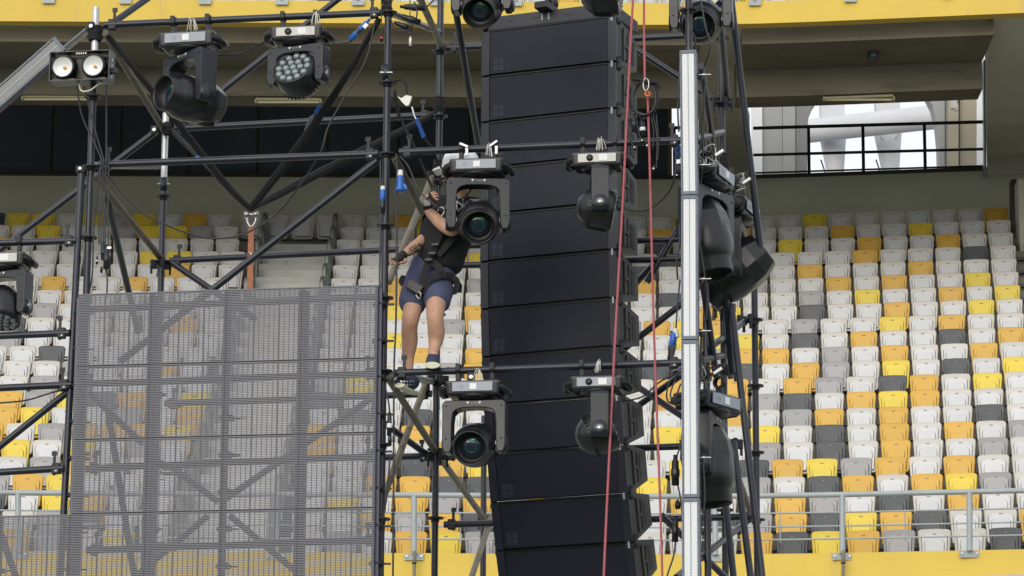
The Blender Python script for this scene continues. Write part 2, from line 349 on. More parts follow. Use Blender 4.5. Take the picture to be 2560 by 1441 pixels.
# outer wall panels seen through the opening, with an arched window
OD = 74.0
def opoly(pts, D, mname, nm, th=.2, parent=stand, cmat=None):
    m = MB(); P = [BH(x, D, hy2(x, y, D)) for x, y in pts]; n = len(P); Q = [p+Vector((0, th, 0)) for p in P]
    m.add(P+Q, [list(range(n))[::-1], list(range(n, 2*n))]+[[i, (i+1) % n, (i+1) % n+n, i+n] for i in range(n)])
    return m.build(nm, mname, parent, True, fixn=True)
def hy2(px, py, D):
    h = hy(py, D)
    for _ in range(6):
        p = BH(px, D, h); q = proj(p); h += (q[1]-py)*p.y/FPX*.93
    return h
opoly([(1700, 130), (1700, 470), (1775, 470), (1775, 130)], OD, 'white_paint', 'facade_panel')
opoly([(1880, 130), (1880, 470), (1905, 470), (1905, 130)], OD-.1, 'white_paint', 'facade_panel')
opoly([(1907, 130), (1907, 470), (1955, 470), (1955, 130)], OD, 'panel_wall', 'facade_panel')
opoly([(1957, 130), (1957, 470), (1988, 470), (1988, 130)], OD-.05, 'panel_wall', 'facade_panel')
arcL = [(2018, 470), (2018, 320), (2022, 290), (2033, 262), (2050, 236), (2072, 215)]
arcR = [(2290, 205), (2315, 232), (2332, 265), (2342, 310), (2347, 360), (2350, 470)]
opoly([(1990, 470), (1990, 130), (2072, 130)]+arcL[::-1], OD, 'panel_wall2', 'arch_surround', .5)
opoly([(2072, 130), (2290, 130), (2290, 205), (2072, 215)], OD, 'panel_wall2', 'arch_surround', .5)
opoly(arcR+[(2362, 470), (2362, 130), (2290, 130)], OD, 'panel_wall', 'arch_surround', .5)
opoly([(2364, 130), (2364, 470), (2398, 470), (2398, 130)], OD, 'panel_wall2', 'facade_panel')
opoly([(2364+6, 130), (2370, 470), (2396, 470), (2396, 130)], OD-.2, 'panel_tan', 'facade_panel')
opoly([(2400, 130), (2400, 470), (2440, 470), (2440, 130)], OD, 'panel_tan', 'facade_panel')
opoly([(2442, 130), (2442, 470), (2475, 470), (2475, 130)], OD-.15, 'white_paint', 'facade_panel')
# raking column and right pillar
def raker(c, nm, mname='wall_green', up=1.4):
    P = [BH(x, D, hy2(x, y, D)) for x, y, D in c]; n = len(P); Q = [p+Vector((0, 0, up)) for p in P]
    MB().add(P+Q, [list(range(n)), list(range(n, 2*n))]+[[i, (i+1) % n, (i+1) % n+n, i+n] for i in range(n)]).build(nm, mname, stand, True, fixn=True)
raker([(1742, 72, 57.5), (1828, 72, 57.5), (1853, 298, 62.8), (1745, 298, 62.8)], 'raker_beam')
raker([(1746, 301, 62.9), (1855, 301, 62.9), (1872, 448, 67.2), (1876, 460, 67.95), (1747, 462, 67.95)], 'raker_beam')
raker([(2466, 46, 57.5), (2800, 20, 57.5), (2800, 300, 62.8), (2467, 308, 62.8)], 'raker_beam')
raker([(2467, 311, 62.9), (2800, 303, 62.9), (2800, 425, 67.95), (2468, 441, 67.95)], 'raker_beam')
opoly([(2459, 150), (2461, 441), (2466, 441), (2465, 150)], 67.7, 'rail_grey', 'pillar_trim', .2)
opoly([(2528, 448), (2532, 640), (2545, 640), (2541, 448)], 66.5, 'frame_dark', 'service_gap', .3)
opoly([(2545, 448), (2552, 700), (2760, 700), (2760, 440)], 66.0, 'wall_green', 'side_wall', .5)
# concrete lumps at the end of the fascia
opoly([(2500, -60), (2502, 50), (2560, 44), (2700, 35), (2700, -60)], 57.6, 'wall_green', 'fascia_end_block', .8)
opoly([(1755, 62), (1755, 78), (1762, 84), (1764, 62)], 57.8, 'concrete_beam', 'downstand', .4)
# wall light fittings and camera box under the beams
def batten(x0, x1, y, label):
    a = BH(x0, 59.15, hy2(x0, y, 59.15)); b = BH(x1, 59.15, hy2(x1, y, 59.15)); t = thing('ceiling_light', label, 'ceiling light', (a+b)/2, group='fluorescent battens under the concourse beam')
    MB().box((a+b)/2, ((b-a).length, .1, .05), RZ(math.atan2(b.y-a.y, b.x-a.x)), bev=.012).build('housing', 'lamp_dim', t, True)
    m = MB(); m.tube(a+Vector((.03, -.01, -.045)), b+Vector((-.03, -.01, -.045)), .022, 8); m.build('tube', 'lamp_tube', t, True)
    for p in (a, b): MB().box(p+Vector((0, 0, -.03)), (.04, .11, .07), bev=.01).build('end_cap', 'lamp_dim', t, True)
    for k in (.25, .75): MB().box(a.lerp(b, k)+Vector((0, 0, .08)), (.03, .03, .12)).build('bracket', 'frame_dark', t, True)
batten(57, 222, 243, 'pale tube light under the beam behind the double blinder')
batten(640, 802, 250, 'pale tube light under the beam below the wash light')
batten(2060, 2234, 244, 'pale tube light under the beam above the bright arched window')
t = thing('security_camera', 'dark camera box fixed under the concrete beam on the right', 'camera', BH(2182, 58.3, h1-.1))
p = BH(2182, 58.3, hy2(2182, 140, 58.3)); MB().box(p, (.16, .22, .22), bev=.01).build('housing', 'frame_dark', t, True); MB().box(p+Vector((0, 0, .17)), (.2, .1, .12)).build('bracket', 'frame_dark', t, True); MB().lathe([(.0, 0), (.05, 0), (.05, .03), (0.0, .03)], p+Vector((0, -.14, -.02)), RX(R(90)), 12).build('lens', 'glass_dark', t, True)
p = BH(2385, 73.2, hy2(2385, 262, 73.2)); t = thing('alarm_box', 'small cream box with a cable on the tan wall panel', 'alarm box', p); MB().box(p, (.14, .12, .2), bev=.02).build('case', 'seat_white', t, True); MB().path(spline([p+Vector((-.03, -.05, .1)), p+Vector((0, -.06, .2)), p+Vector((.06, -.05, .16)), p+Vector((.09, -.05, .0))], 5), .012, 6).build('cable', 'frame_dark', t, True); MB().box(p+Vector((.03, -.065, -.13)), (.08, .05, .05)).build('bracket', 'rail_grey', t, True)
p = BH(1906, 60, hy2(1906, 256, 60)); t = thing('dome_light', 'round cream dome light under the beam beside the raking column', 'dome light', p); MB().lathe([(0, -.06), (.06, -.05), (.095, -.02), (.1, .01), (.09, .03), (0, .035)], p, seg=16).build('dome', 'lamp_tube', t, True); MB().lathe([(0, .08), (.04, .08), (.04, .035), (0, .035)], p, seg=12).build('base', 'lamp_dim', t, True)
# white roof truss beyond the arch
t = thing('roof_truss', 'white tubular canopy truss outside, seen through the arched opening', 'roof truss', BH(2180, 90, 22))
a = BH(1985, 90, hy2(1985, 332, 90)); b = BH(2420, 88, hy2(2420, 284, 88)); MB().tube(a, b, .31, 28).build('chord', 'truss_grey', t, True)
for x in (2077, 2215):
    p0 = BH(x+2, 91, hy2(x+2, 150, 91)); p1 = BH(x+2, 91, hy2(x+2, 300, 91)); MB().box((p0+p1)/2, (.62, .5, (p0-p1).length)).build('plate', 'truss_grey', t, True)
    q0 = BH(x+4, 90.5, hy2(x+4, 330, 90.5)); q1 = BH(x+14, 90.5, hy2(x+14, 470, 90.5)); MB().tube(q0, q1, .37, 20, r1=.17).build('leg', 'truss_grey', t, True)
    MB().lathe([(.16, -.03), (.25, -.03), (.25, .03), (.16, .03), (.16, -.03)], q0+Vector((0, -.3, -.1)), RX(R(100)), 24).build('collar', 'seat_white', t, True)
    MB().tube(BH(x-25, 90, hy2(x-25, 400, 90)), BH(x+3, 90, hy2(x+3, 480, 90)), .02, 6).build('stay', 'frame_dark', t, True)
# black balcony railing across the opening
t = thing('balcony_railing', 'black steel railing across the bright concourse opening', 'railing', BH(2170, 68.1, hw))
def brail(y0, y1, r_, nm='rail', x0=1883, x1=2463):
    pts = [BH(x, 68.1, hy2(x, y0+(y1-y0)*(x-x0)/(x1-x0), 68.1)) for x in (x0, x0+190, x0+390, x1)]
    MB().path(pts, r_, 8).build(nm, 'rail_dark', t, True)
brail(321, 305, .035); brail(388, 373, .03); brail(433, 415, .02)
for x in (2022, 2158, 2312): MB().box((BH(x, 68.1, hy2(x, 316, 68.1))+BH(x, 68.1, hw+.02))/2, (.06, .05, (hy2(x, 313, 68.1)-hw))).build('post', 'rail_dark', t, True)
for y in (305, 373): MB().box(BH(2462, 68.1, hy2(2462, y, 68.1)), (.03, .09, .14)).build('wall_plate', 'rail_dark', t, True)
t = thing('balcony_railing', 'short black railing in the narrow bright gap left of the raking column', 'railing', BH(1690, 68.1, hw))
for y in (320, 388): MB().path([BH(1682, 68.1, hy2(1682, y, 68.1)), BH(1740, 68.1, hy2(1740, y-1, 68.1))], .035, 8).build('rail', 'rail_dark', t, True)
MB().box((BH(1686, 68.1, hy2(1686, 318, 68.1))+BH(1686, 68.1, hw+.02))/2, (.06, .05, (hy2(1686, 318, 68.1)-hw))).build('post', 'rail_dark', t, True)
# grey front railing on the parapet
hr = hy(1238, 48.42); t = thing('front_railing', 'grey steel railing along the yellow parapet in front of the first seat row', 'railing', (0, 48.4, hp+CZ))
def rp(px, h): return BH(px, 48.42, h)
xs_ = list(range(-700, 3400, 200))
MB().path([rp(x, hr) for x in xs_], .038, 12).build('top_rail', 'rail_grey', t, True)
for y in (1284, 1318, 1350):
    h = hy(y-2, 48.42); MB().path([rp(x, h) for x in xs_], .0125, 6).build('wire_rail', 'rail_grey', t, True)
for x in (-270, 45, 365, 690, 1035, 1412, 1788, 2106, 2424, 2745):
    a = rp(x, hr); b = rp(x, hp-.02); MB().tube(a, b, .041, 12).build('post', 'rail_grey', t, True)
    q = MB().box(rp(x, hp-.055)+Vector((0, .055, 0)), (.26, .02, .09)); q.build('base_plate', 'rail_grey', t, True)
    q = MB()
    for dx in (-.1, .1): q.tube(rp(x, hp-.05)+Vector((dx, .05, 0)), rp(x, hp-.05)+Vector((dx, .02, 0)), .016, 8)
    q.build('bolts', 'galv', t, True)
for x in (1150, 1555, 1950, 2262):
    MB().tube(rp(x, hy(1278, 48.4)), rp(x+1, hy(1355, 48.4)), .008, 6).build('spacer_bar', 'rail_grey', t, True)
for x in (1035, 2106):
    p = thing('downpipe', 'rusty drain pipe running down from the railing foot '+('beside the line array' if x < 1500 else 'on the right half of the parapet'), 'pipe', rp(x, hp))
    MB().path(spline([rp(x+1, hp+.01)+Vector((0, -.05, 0)), rp(x+1, hp-.2)+Vector((0, -.06, 0)), rp(x-2, hp-.6)+Vector((0, -.06, 0))], 4), .022, 8).build('pipe', 'tube_rust', p, True)
    MB().lathe([(.03, -.012), (.034, 0), (.03, .012)], rp(x+1, hp-.16)+Vector((0, -.06, 0)), seg=10).build('clip', 'cast', p, True)
# upper fascia railing feet
t = thing('upper_railing', 'row of grey railing feet bolted to the top of the upper yellow fascia', 'railing', (0, 57, 20))
for x in (122, 314, 512, 705, 895, 1090, 1290, 1490, 1690, 1887, 2126, 2370):
    h = hy(5, 57); p = BH(x, 56.97, h); MB().box(p+Vector((0, -.01, -.03)), (.2, .03, .09)).build('base_plate', 'rail_grey', t, True); MB().tube(p+Vector((0, -.01, 0)), p+Vector((0, -.01, 1.0)), .035, 10).build('post', 'rail_grey', t, True)
MB().path([BH(x, 56.96, hy(5, 57)+1.0) for x in range(-700, 3000, 300)], .038, 10).build('top_rail', 'rail_grey', t, True)
# aisle stairs
AL = {r: None for r in range(1, 23)}
def zc(r): return rowD(r)*math.cos(PIT)+rowH(r)*math.sin(PIT)
def aisle(px4, r): return 1280-(1280-px4)*zc(4)/zc(r)
st = thing('aisle_stairs', 'pale concrete aisle steps between two seat blocks', 'stairs', BH(730, 60, rowH(9)-SEATH))
for r in range(2, 23):
    D = rowD(r); hz = rowH(r)-SEATH; rise = rowH(r-1)-rowH(r)
    for k in (0, 1):
        x0 = BH(aisle(637, r), D, hz).x; x1 = BH(aisle(826, r), D, hz).x
        y1 = D-.27+.40*k; zt = hz+rise/2*(k+1)+.012*k
        MB().box(((x0+x1)/2, y1+.2, zt+CZ-.15), (x1-x0, .42, .3), bev=.012).build('step', 'stair', st, True)
for side, px4 in (('left', 640), ('right', 822)):
    t = thing('aisle_handrail', 'grey looped tube handrails stepping up the %s side of the aisle stairs' % side, 'handrail', BH(px4, 60, rowH(9)))
    for r in range(2, 23):
        D = rowD(r); p = BH(aisle(px4, r), D, rowH(r)-SEATH); q = BH(aisle(px4, r), D+.0, rowH(r)-SEATH)
        q = Vector((p.x, p.y+.62, p.z)); H = 1.0
        MB().path(spline([p, p+Vector((0, 0, H*.85)), p+Vector((0, .1, H)), q+Vector((0, -.1, H+.12)), q+Vector((0, 0, H*.9)), q+Vector((0, 0, .3))], 5), .045, 10).build('rail_loop', 'handrail', t, True)
# ============================================================ seats
def arch(w, h, z0, w2=None, n=7, corner=.05):
    # arched-top outline centred on x, from z0 (bottom) up h
    w2 = w2 or w; pts = [(-w2/2, z0), (w2/2, z0)]; zt = z0+h
    for k in range(n+1):
        a = math.pi*k/n; pts.append((w/2*math.cos(a)*(1 if 0 < k < n else 1), zt-corner*1.0+corner*math.sin(a)**.8 if 0 < k < n else zt-corner))
    return pts
def rtrap(w, wb, h, rad, n=3):
    pts = [(-wb/2+.03, -h), (wb/2-.03, -h), (wb/2, -h+.03)]
    for k in range(n+1): a = R(90)*k/n; pts.append((w/2-rad+rad*math.cos(a), -rad*.75+rad*.75*math.sin(a)))
    pts.append((0, .006))
    for k in range(n+1): a = R(90)+R(90)*k/n; pts.append((-w/2+rad+rad*math.cos(a), -rad*.75+rad*.75*math.sin(a)))
    pts.append((-wb/2, -h+.03)); return pts
def seat_meshes(cname):
    sh = MB(); o = rtrap(.462, .40, .50, .06); i1 = [(x*.955, z*.965-.012) for x, z in o]
    n = len(o); lean = .16
    def P(x, y, z): return Vector((x, y-z*lean*0-z*0, z))
    vs_ = [P(x, .05, z) for x, z in o]+[P(x, .012, z) for x, z in o]+[P(x, 0, z) for x, z in i1]
    sh.add(vs_, [[i, (i+1) % n, (i+1) % n+n, i+n] for i in range(n)]+[[i+n, (i+1) % n+n, (i+1) % n+2*n, i+2*n] for i in range(n)], 0, True)
    sh.add(vs_, [list(range(2*n, 3*n)), list(range(n))[::-1]])
    fs = MB(); a1 = arch(.375, .40, -.47, .33, 9, .06); a2 = arch(.285, .34, -.47, .25, 9, .085)
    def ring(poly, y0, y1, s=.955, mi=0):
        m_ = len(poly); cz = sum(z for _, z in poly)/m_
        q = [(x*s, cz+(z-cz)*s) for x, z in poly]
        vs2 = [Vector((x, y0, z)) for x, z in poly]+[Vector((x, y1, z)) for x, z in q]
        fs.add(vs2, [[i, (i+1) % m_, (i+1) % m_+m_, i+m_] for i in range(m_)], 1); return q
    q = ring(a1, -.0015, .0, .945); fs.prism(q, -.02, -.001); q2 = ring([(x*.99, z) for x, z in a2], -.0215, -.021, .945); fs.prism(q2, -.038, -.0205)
    pl = MB(); pl.prism([(-.025, -.082), (.025, -.082), (.025, -.071), (-.025, -.071)], -.026, -.019); pl.box((0, -.027, -.0765), (.012, .004, .006), mi=1)
    return sh, fs, pl
MATS['groove_light'] = mat('groove_light', (.14, .13, .12), .8); MATS['groove_dark'] = mat('groove_dark', (.012, .012, .013), .8)  # dark colour puts occlusion shade and dirt into the seat panel outlines
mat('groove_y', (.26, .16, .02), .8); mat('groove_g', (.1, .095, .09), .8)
mat('plate', (.12, .11, .1), .5)
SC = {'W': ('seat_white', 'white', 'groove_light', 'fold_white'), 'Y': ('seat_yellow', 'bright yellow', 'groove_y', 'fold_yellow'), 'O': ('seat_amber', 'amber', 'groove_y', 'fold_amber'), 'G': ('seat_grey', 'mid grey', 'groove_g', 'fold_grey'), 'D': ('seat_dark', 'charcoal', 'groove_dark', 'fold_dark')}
ROWX = {1: (2457, 64.7), 2: (2464, 65.1), 3: (2469, 65.8), 4: (2473, 69.0), 5: (2474.5, 69.2), 6: (2479, 69.6), 7: (2483, 70.0), 8: (2488.5, 70.4), 9: (2489, 73.6), 10: (2491, 73.7), 11: (2497, 74.4), 12: (2503, 75.2), 13: (2508, 79.2), 14: (2511, 79.6),
 15: (2514, 80.2), 16: (2518, 80.7), 17: (2523, 81.1), 18: (2526, 85.7), 19: (2532, 86.0), 20: (2538, 86.6), 21: (2545.5, 87.4), 22: (2558, 88.9)}
MIDX = {1: 852, 2: 849, 3: 839, 4: 835, 5: 830, 6: 825, 7: 820, 8: 815, 9: 808, 10: 803, 11: 797, 12: 790, 13: 784, 14: 778, 15: 771, 16: 764, 17: 763, 18: 747, 19: 744, 20: 731, 21: 727, 22: 725}
LEFX = {1: 15, 2: 28, 3: 24, 4: 11, 5: 4, 6: 33, 7: 22, 8: 9, 9: -5, 10: -14, 11: 21, 12: 7, 13: -4, 14: -17, 15: -30, 16: 13, 17: 0, 18: -12, 19: 28, 20: 17, 21: 3, 22: -6}
RCOL = {1: 'WWYWWWWWWO', 2: 'WWWOWWYWWW', 3: 'WYWWOWWOWW', 4: 'WWWWOWWWDW', 5: 'WWOWWWOWWW', 6: 'GWWOWOWWYW', 7: 'WWGWYWWOWY', 8: 'WWDWWOWWYW', 9: 'WGWWYWOWW', 10: 'WDWOWWDWO', 11: 'OWGWOWWOW', 12: 'WOGWYWDWY', 13: 'WOGWDOWYW', 14: 'GDWOYOWWW',
 15: 'WGOWOWWDW', 16: 'YWDWOWOWG', 17: 'GWDWOWWGW', 18: 'DOYGOWOWW', 19: 'GWDOWOYGW', 20: 'WOGWDWOWW', 21: 'GODYODWWO', 22: 'ODYOGWWDW'}
OVR = [(7, 530, 'D'), (47, 530, 'Y'), (112, 530, 'Y'), (167, 530, 'W'), (235, 530, 'Y'), (307, 530, 'G'), (370, 530, 'Y'), (437, 530, 'W'), (500, 530, 'O'), (563, 530, 'W'), (60, 560, 'W'), (130, 560, 'Y'), (187, 560, 'W'), (323, 560, 'G'), (393, 560, 'Y'), (460, 560, 'Y'), (528, 560, 'G'), (590, 560, 'W'),
 (7, 590, 'G'), (5, 620, 'O'), (110, 620, 'W'), (175, 620, 'W'), (360, 622, 'Y'), (448, 622, 'Y'), (100, 652, 'W'), (165, 652, 'W'), (430, 652, 'Y'), (137, 682, 'G'), (430, 685, 'O'), (127, 714, 'O'), (347, 716, 'O'), (117, 748, 'W'), (105, 783, 'G'), (28, 816, 'D'), (93, 816, 'W'), (10, 850, 'G'), (55, 850, 'W'), (130, 850, 'W'),
 (43, 888, 'W'), (123, 888, 'D'), (35, 930, 'W'), (110, 930, 'G'), (20, 972, 'O'), (98, 972, 'G'), (150, 972, 'Y'), (20, 1008, 'O'), (85, 1008, 'Y'), (145, 1008, 'W'), (5, 1052, 'O'), (52, 1052, 'W'), (128, 1052, 'G'), (40, 1094, 'Y'), (120, 1094, 'W'), (30, 1138, 'W'), (110, 1138, 'G'), (160, 1138, 'O'), (10, 1186, 'G'), (70, 1186, 'O'), (135, 1186, 'Y'),
 (5, 1238, 'D'), (55, 1238, 'W'), (130, 1238, 'Y'), (45, 1290, 'W'), (115, 1290, 'G'),
 (1007, 534, 'O'), (995, 690, 'O'), (1190, 628, 'Y'), (985, 765, 'Y'), (1190, 690, 'G'), (1140, 790, 'O'), (978, 825, 'Y'), (1140, 825, 'G'), (1187, 862, 'O'), (1180, 900, 'O'), (1060, 862, 'O'), (1140, 900, 'G'), (1045, 1056, 'O'), (1118, 1097, 'O'), (1045, 1150, 'D'), (1040, 1188, 'O'), (1135, 1150, 'O'), (1120, 1187, 'D'),
 (1035, 1240, 'O'), (1120, 1240, 'G'), (1195, 1240, 'O'), (960, 1290, 'O'), (1030, 1290, 'G'), (1115, 1290, 'O'), (1190, 1290, 'D'), (950, 1338, 'W'), (1028, 1338, 'O'), (1115, 1338, 'Y'), (1200, 1338, 'G'),
 (1650, 570, 'O'), (1825, 765, 'Y'), (1775, 840, 'Y'), (1660, 740, 'D'), (1780, 905, 'O'), (1840, 905, 'D'), (1840, 942, 'O'), (1840, 982, 'O'), (1840, 1022, 'O'), (1655, 835, 'W'), (1660, 905, 'D'), (1655, 1200, 'Y'), (1690, 1170, 'Y'), (1690, 1230, 'O'), (1800, 1275, 'D'), (1800, 1340, 'W'), (1880, 1165, 'D'), (1890, 1340, 'O'), (1910, 1066, 'Y')]
ORD = 'first second third fourth fifth sixth seventh eighth ninth tenth eleventh twelfth thirteenth fourteenth fifteenth sixteenth seventeenth eighteenth nineteenth twentieth twenty-first twenty-second'.split()
seats = []
def pick():
    u = random.random(); return 'W' if u < .56 else 'Y' if u < .68 else 'O' if u < .83 else 'G' if u < .93 else 'D'
for r in range(1, 23):
    xr, p = ROWX[r]; cols = RCOL[r]; k = 0; row = []
    maxr = 2530 if r < 9 else 2800
    x = xr+p*4
    while x > 1480:
        idx = round((xr-x)/p); x = xr-idx*p
        if x < maxr-40:
            c = cols[len(cols)-1-idx] if 0 <= idx < len(cols) else None
            row.append([x+p/2, p, c, 'right'])
        x -= p
    pm = p*.975; x = MIDX[r]
    if r == 1: x -= pm*4
    rmin = min(q_[0]-p/2 for q_ in row)
    while x+pm*.5 < rmin: row.append([x+pm/2, pm, None, 'left']); x += pm
    x = LEFX[r]-pm*12; lim = aisle(632, r) if r > 1 else 590
    while x+pm < lim+6: row.append([x+pm/2, pm, None, 'left']); x += pm
    for s_ in row: s_.append(r)
    seats += row
D_ = []
for s_ in seats:
    P = BH(s_[0], rowD(s_[4]), rowH(s_[4])); s_.append(P); s_.append(proj(P))
    s_[0] = s_[6][0]
for (x, y, c) in OVR:
    best = min(seats, key=lambda s: (s[6][0]-x)**2+((s[6][1]+8-y)*1.5)**2)
    if (best[6][0]-x)**2+(best[6][1]+8-y)**2 < 45**2: best[2] = c
for s_ in seats:
    if s_[2] is None:
        s_[2] = pick()
        if ((s_[0] < 660 and s_[4] <= 13) or (820 < s_[0] < 1240 and s_[4] <= 12)) and random.random() < .85: s_[2] = 'W'
def hidden(x): return 1238 < x < 1500
cand = [s for s in seats if not hidden(s[0]) and -25 < s[0] < 2585 and s[4] > 5]
cand.sort(key=lambda s: -s[4]); single = cand[:300]; ids = set(id(s) for s in single)
protos = {}
def seat_rot(P): 
    e = .5; return math.atan2(gshift(P.x+e, P.y)-gshift(P.x-e, P.y), 2*e)
rk = {}
for r in range(1, 23):
    rr = [s for s in seats if s[4] == r]; L = sorted([s for s in rr if s[3] == 'left' and -30 < s[0]], key=lambda s: s[0]); Rr = sorted([s for s in rr if s[3] == 'right' and s[0] < 2590], key=lambda s: -s[0])
    for i, s in enumerate(L): rk[id(s)] = (i, 'left')
    for i, s in enumerate(Rr): rk[id(s)] = (i, 'right')
MESH = {}
for c in SC:
    sh, fs, pl = seat_meshes(c); MESH[c] = (sh, fs, pl)
for s in single:
    c = s[2]; mn, word, gr, fo = SC[c]; P = s[5]; i, side = rk.get(id(s), (21, s[3]))
    if c not in protos:
        t = thing('stadium_seat', '', 'seat'); sh, fs, pl = MESH[c]
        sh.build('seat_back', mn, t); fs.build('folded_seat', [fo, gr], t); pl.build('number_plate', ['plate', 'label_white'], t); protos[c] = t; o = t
    else: o = copy_tree(protos[c])
    o.location = P; o.rotation_euler = (R(-6+random.uniform(-1, 1)), 0, seat_rot(P)+R(random.uniform(-1.2, 1.2)))
    w = s[1]*((P-camp).dot(F0))/FPX; o.scale = (w/.498, 1, 1)
    n_ = ORD[i] if i < 22 else 'far'
    o['label'] = '%s tip-up seat, %s row above the yellow parapet, %s from the photo\'s %s edge' % (word, ORD[22-s[4]], n_, side)
    o['group'] = 'tip-up seats in the stand'
rest = MB(); order = list(SC); 
for s in seats:
    if id(s) in ids: continue
    if s[0] < -900 or s[0] > 2900: continue
    sh, fs, pl = MESH[s[2]]; P = s[5]; ci = order.index(s[2])*3; M = RZ(seat_rot(P)+R(random.uniform(-1.2, 1.2))) @ RX(R(-6)); w = s[1]*((P-camp).dot(F0))/FPX/.498
    for b_ in (sh, fs):
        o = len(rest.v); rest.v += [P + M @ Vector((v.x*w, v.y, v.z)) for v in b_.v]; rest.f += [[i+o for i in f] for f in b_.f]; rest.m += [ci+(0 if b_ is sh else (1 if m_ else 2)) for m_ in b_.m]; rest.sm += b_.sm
    if s[6][1] < 1000 and -30 < s[0] < 2590: rest.box(P+M @ Vector((0, -.024, -.0765)), (.05*w, .008, .01), M, mi=15)
for x in range(-100, 2700, 66):      # first row of the upper tier, just peeping over its fascia
    c = pick(); sh, fs, pl = MESH[c]; ci = order.index(c)*3; P = BH(x, 58.1, hy(4, 57)+.62)
    for b_ in (sh, fs):
        o = len(rest.v); rest.v += [P + v for v in b_.v]; rest.f += [[i+o for i in f] for f in b_.f]; rest.m += [ci+(0 if b_ is sh else (1 if m_ else 2)) for m_ in b_.m]; rest.sm += b_.sm
mm = []
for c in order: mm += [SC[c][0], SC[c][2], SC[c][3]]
o = rest.build('upper_rows_of_seats', mm+['plate'], kind='stuff'); tag(o, 'upper rows of white, yellow, amber and grey tip-up seats below the rear wall', 'seats')
# seat mounting rails, one each side of the aisle for every row
for r in range(1, 23):
    xl = BH(aisle(630, r), rowD(r), rowH(r)).x if r > 1 else -3.0; xr_ = BH(aisle(832, r), rowD(r), rowH(r)).x if r > 1 else -3.0
    for xs2 in ([x for x in XS if x < xl]+[xl], [xr_]+[x for x in XS if x > xr_]):
        strip([(rowD(r)+.06, rowH(r)-.52), (rowD(r)+.06, rowH(r)-.46), (rowD(r)+.10, rowH(r)-.46), (rowD(r)+.10, rowH(r)-.52)], xs2, closed=True).build('seat_rail', 'frame_dark', stand, True)
# ============================================================ scaffold tower
sc = thing('scaffold_tower', 'black tubular ring-lock scaffold tower carrying the stage lights, beside the hanging line array', 'scaffold', (TO.x, TO.y, 0))
RT = .0242
def disc(o_parent, p, r=.062):
    m = MB(); m.lathe([(RT, -.005), (r, -.005), (r, .005), (RT, .005)], p, seg=20, smooth=False)
    m.lathe([(RT+.001, -.03), (RT+.006, -.03), (RT+.006, -.005)], p, seg=14)
    for k in range(8):
        a = 2*math.pi*k/8+.2; m.lathe([(0, .0065), (.009, .0065), (.009, -.0065), (0, -.0065)], p+Vector((math.cos(a), math.sin(a), 0))*(r-.016), seg=6, mi=1)
    return m.build('rosette', ['cast', 'plastic_dark'], o_parent, True)
def upright(px, d, ytop=None, mname='tube', disc_y=None, dmin=-50, step=.5, ybot=None, collars=(), galv=None):
    p = T(px, 720, d); zt = (T(px, ytop, d).z if ytop is not None else T(px, -160, d).z)
    root = MB()
    zb = 0 if ybot is None else T(px, ybot, d).z
    zd = zt if galv is None else T(px, galv, d).z
    root.tube((p.x, p.y, zb), (p.x, p.y, zd), RT, 16, caps=True)
    o = root.build('upright', mname, sc, True)
    if galv is not None: MB().tube((p.x, p.y, zd), (p.x, p.y, zt), RT*.97, 14).build('spigot', 'galv', sc, True)
    if disc_y is not None:
        z0 = T(px, disc_y, d).z; z = z0-step*math.floor((z0-2.5)/step)
        while z < zd-.02:
            m = disc(sc, Vector((p.x, p.y, z))); z += step
    for cy in collars:
        z = T(px, cy, d).z; MB().lathe([(RT, -.05), (RT+.006, -.05), (RT+.006, .05), (RT, .05)], (p.x, p.y, z), seg=14).build('collar', 'galv' if cy == 451 else 'tube', sc, True)
        MB().tube((p.x-.045, p.y-.01, z), (p.x+.045, p.y-.01, z), .008, 8).build('locking_pin', 'steel', sc, True)
    return p
def wedge(p, dirv, nm='ledger_head'):
    # cast end fitting with its upright wedge, at the end of a ledger
    d = Vector(dirv).normalized(); M = Matrix((d, ZX.cross(d), ZX)).transposed(); m = MB()
    m.box(p-d*.035+Vector((0, 0, 0)), (.055, .045, .075), M, bev=.008)
    m.box(p-d*.048+ZX*.03, (.02, .008, .15), M, mi=0, bev=.003); m.box(p-d*.05+ZX*.105, (.035, .01, .03), M)
    m.lathe([(0, .0), (.012, 0), (.012, -.012), (0, -.012)], p-d*.03-M @ Vector((0, .024, .02)), M @ RX(R(90)), 8, mi=1)
    return m.build(nm, ['cast', 'steel'], sc, True)
def tub(kind, a, b, mname='tube', r=RT, heads=(0, 0), seg=14):
    a = Vector(a); b = Vector(b); o = MB().tube(a, b, r, seg).build(kind, mname, sc, True); dv = (b-a)
    if heads[0]: wedge(a+dv.normalized()*.02, -dv)
    if heads[1]: wedge(b-dv.normalized()*.02, dv)
    return o
def brace_end(p, d):
    d = Vector(d).normalized(); MB().box(p, (.06, .03, .05), bev=.008).build('brace_head', 'cast', sc, True)
    MB().tube(p+Vector((0, -.02, 0)), p+Vector((0, -.032, 0)), .011, 8).build('rivet', 'steel', sc, True)
dR = 2.07; dM = 1.0
upright(216.5, 0, ytop=20, disc_y=595, galv=215 if False else 150)
upright(961, 0, disc_y=565)
upright(1726, 0.03, disc_y=565)
upright(402, dR, ytop=284, disc_y=655, galv=450, collars=(462,))
upright(1094, dR, disc_y=955, collars=(430,))
upright(1808, dR, disc_y=425)
upright(1886, 2.9, ytop=628, disc_y=800)
upright(1213, 5.2, ytop=1040, disc_y=1305)
upright(1765, 1.3, ytop=700, ybot=None, disc_y=None)
MB().lathe([(RT, -.05), (RT+.006, -.05), (RT+.006, .05), (RT, .05)], T(965, 182, 0), seg=14).build('collar', 'tube', sc, True)
MB().tube(T(950, 182, -.02), T(981, 182, -.02), .009, 8).build('locking_pin', 'steel', sc, True)
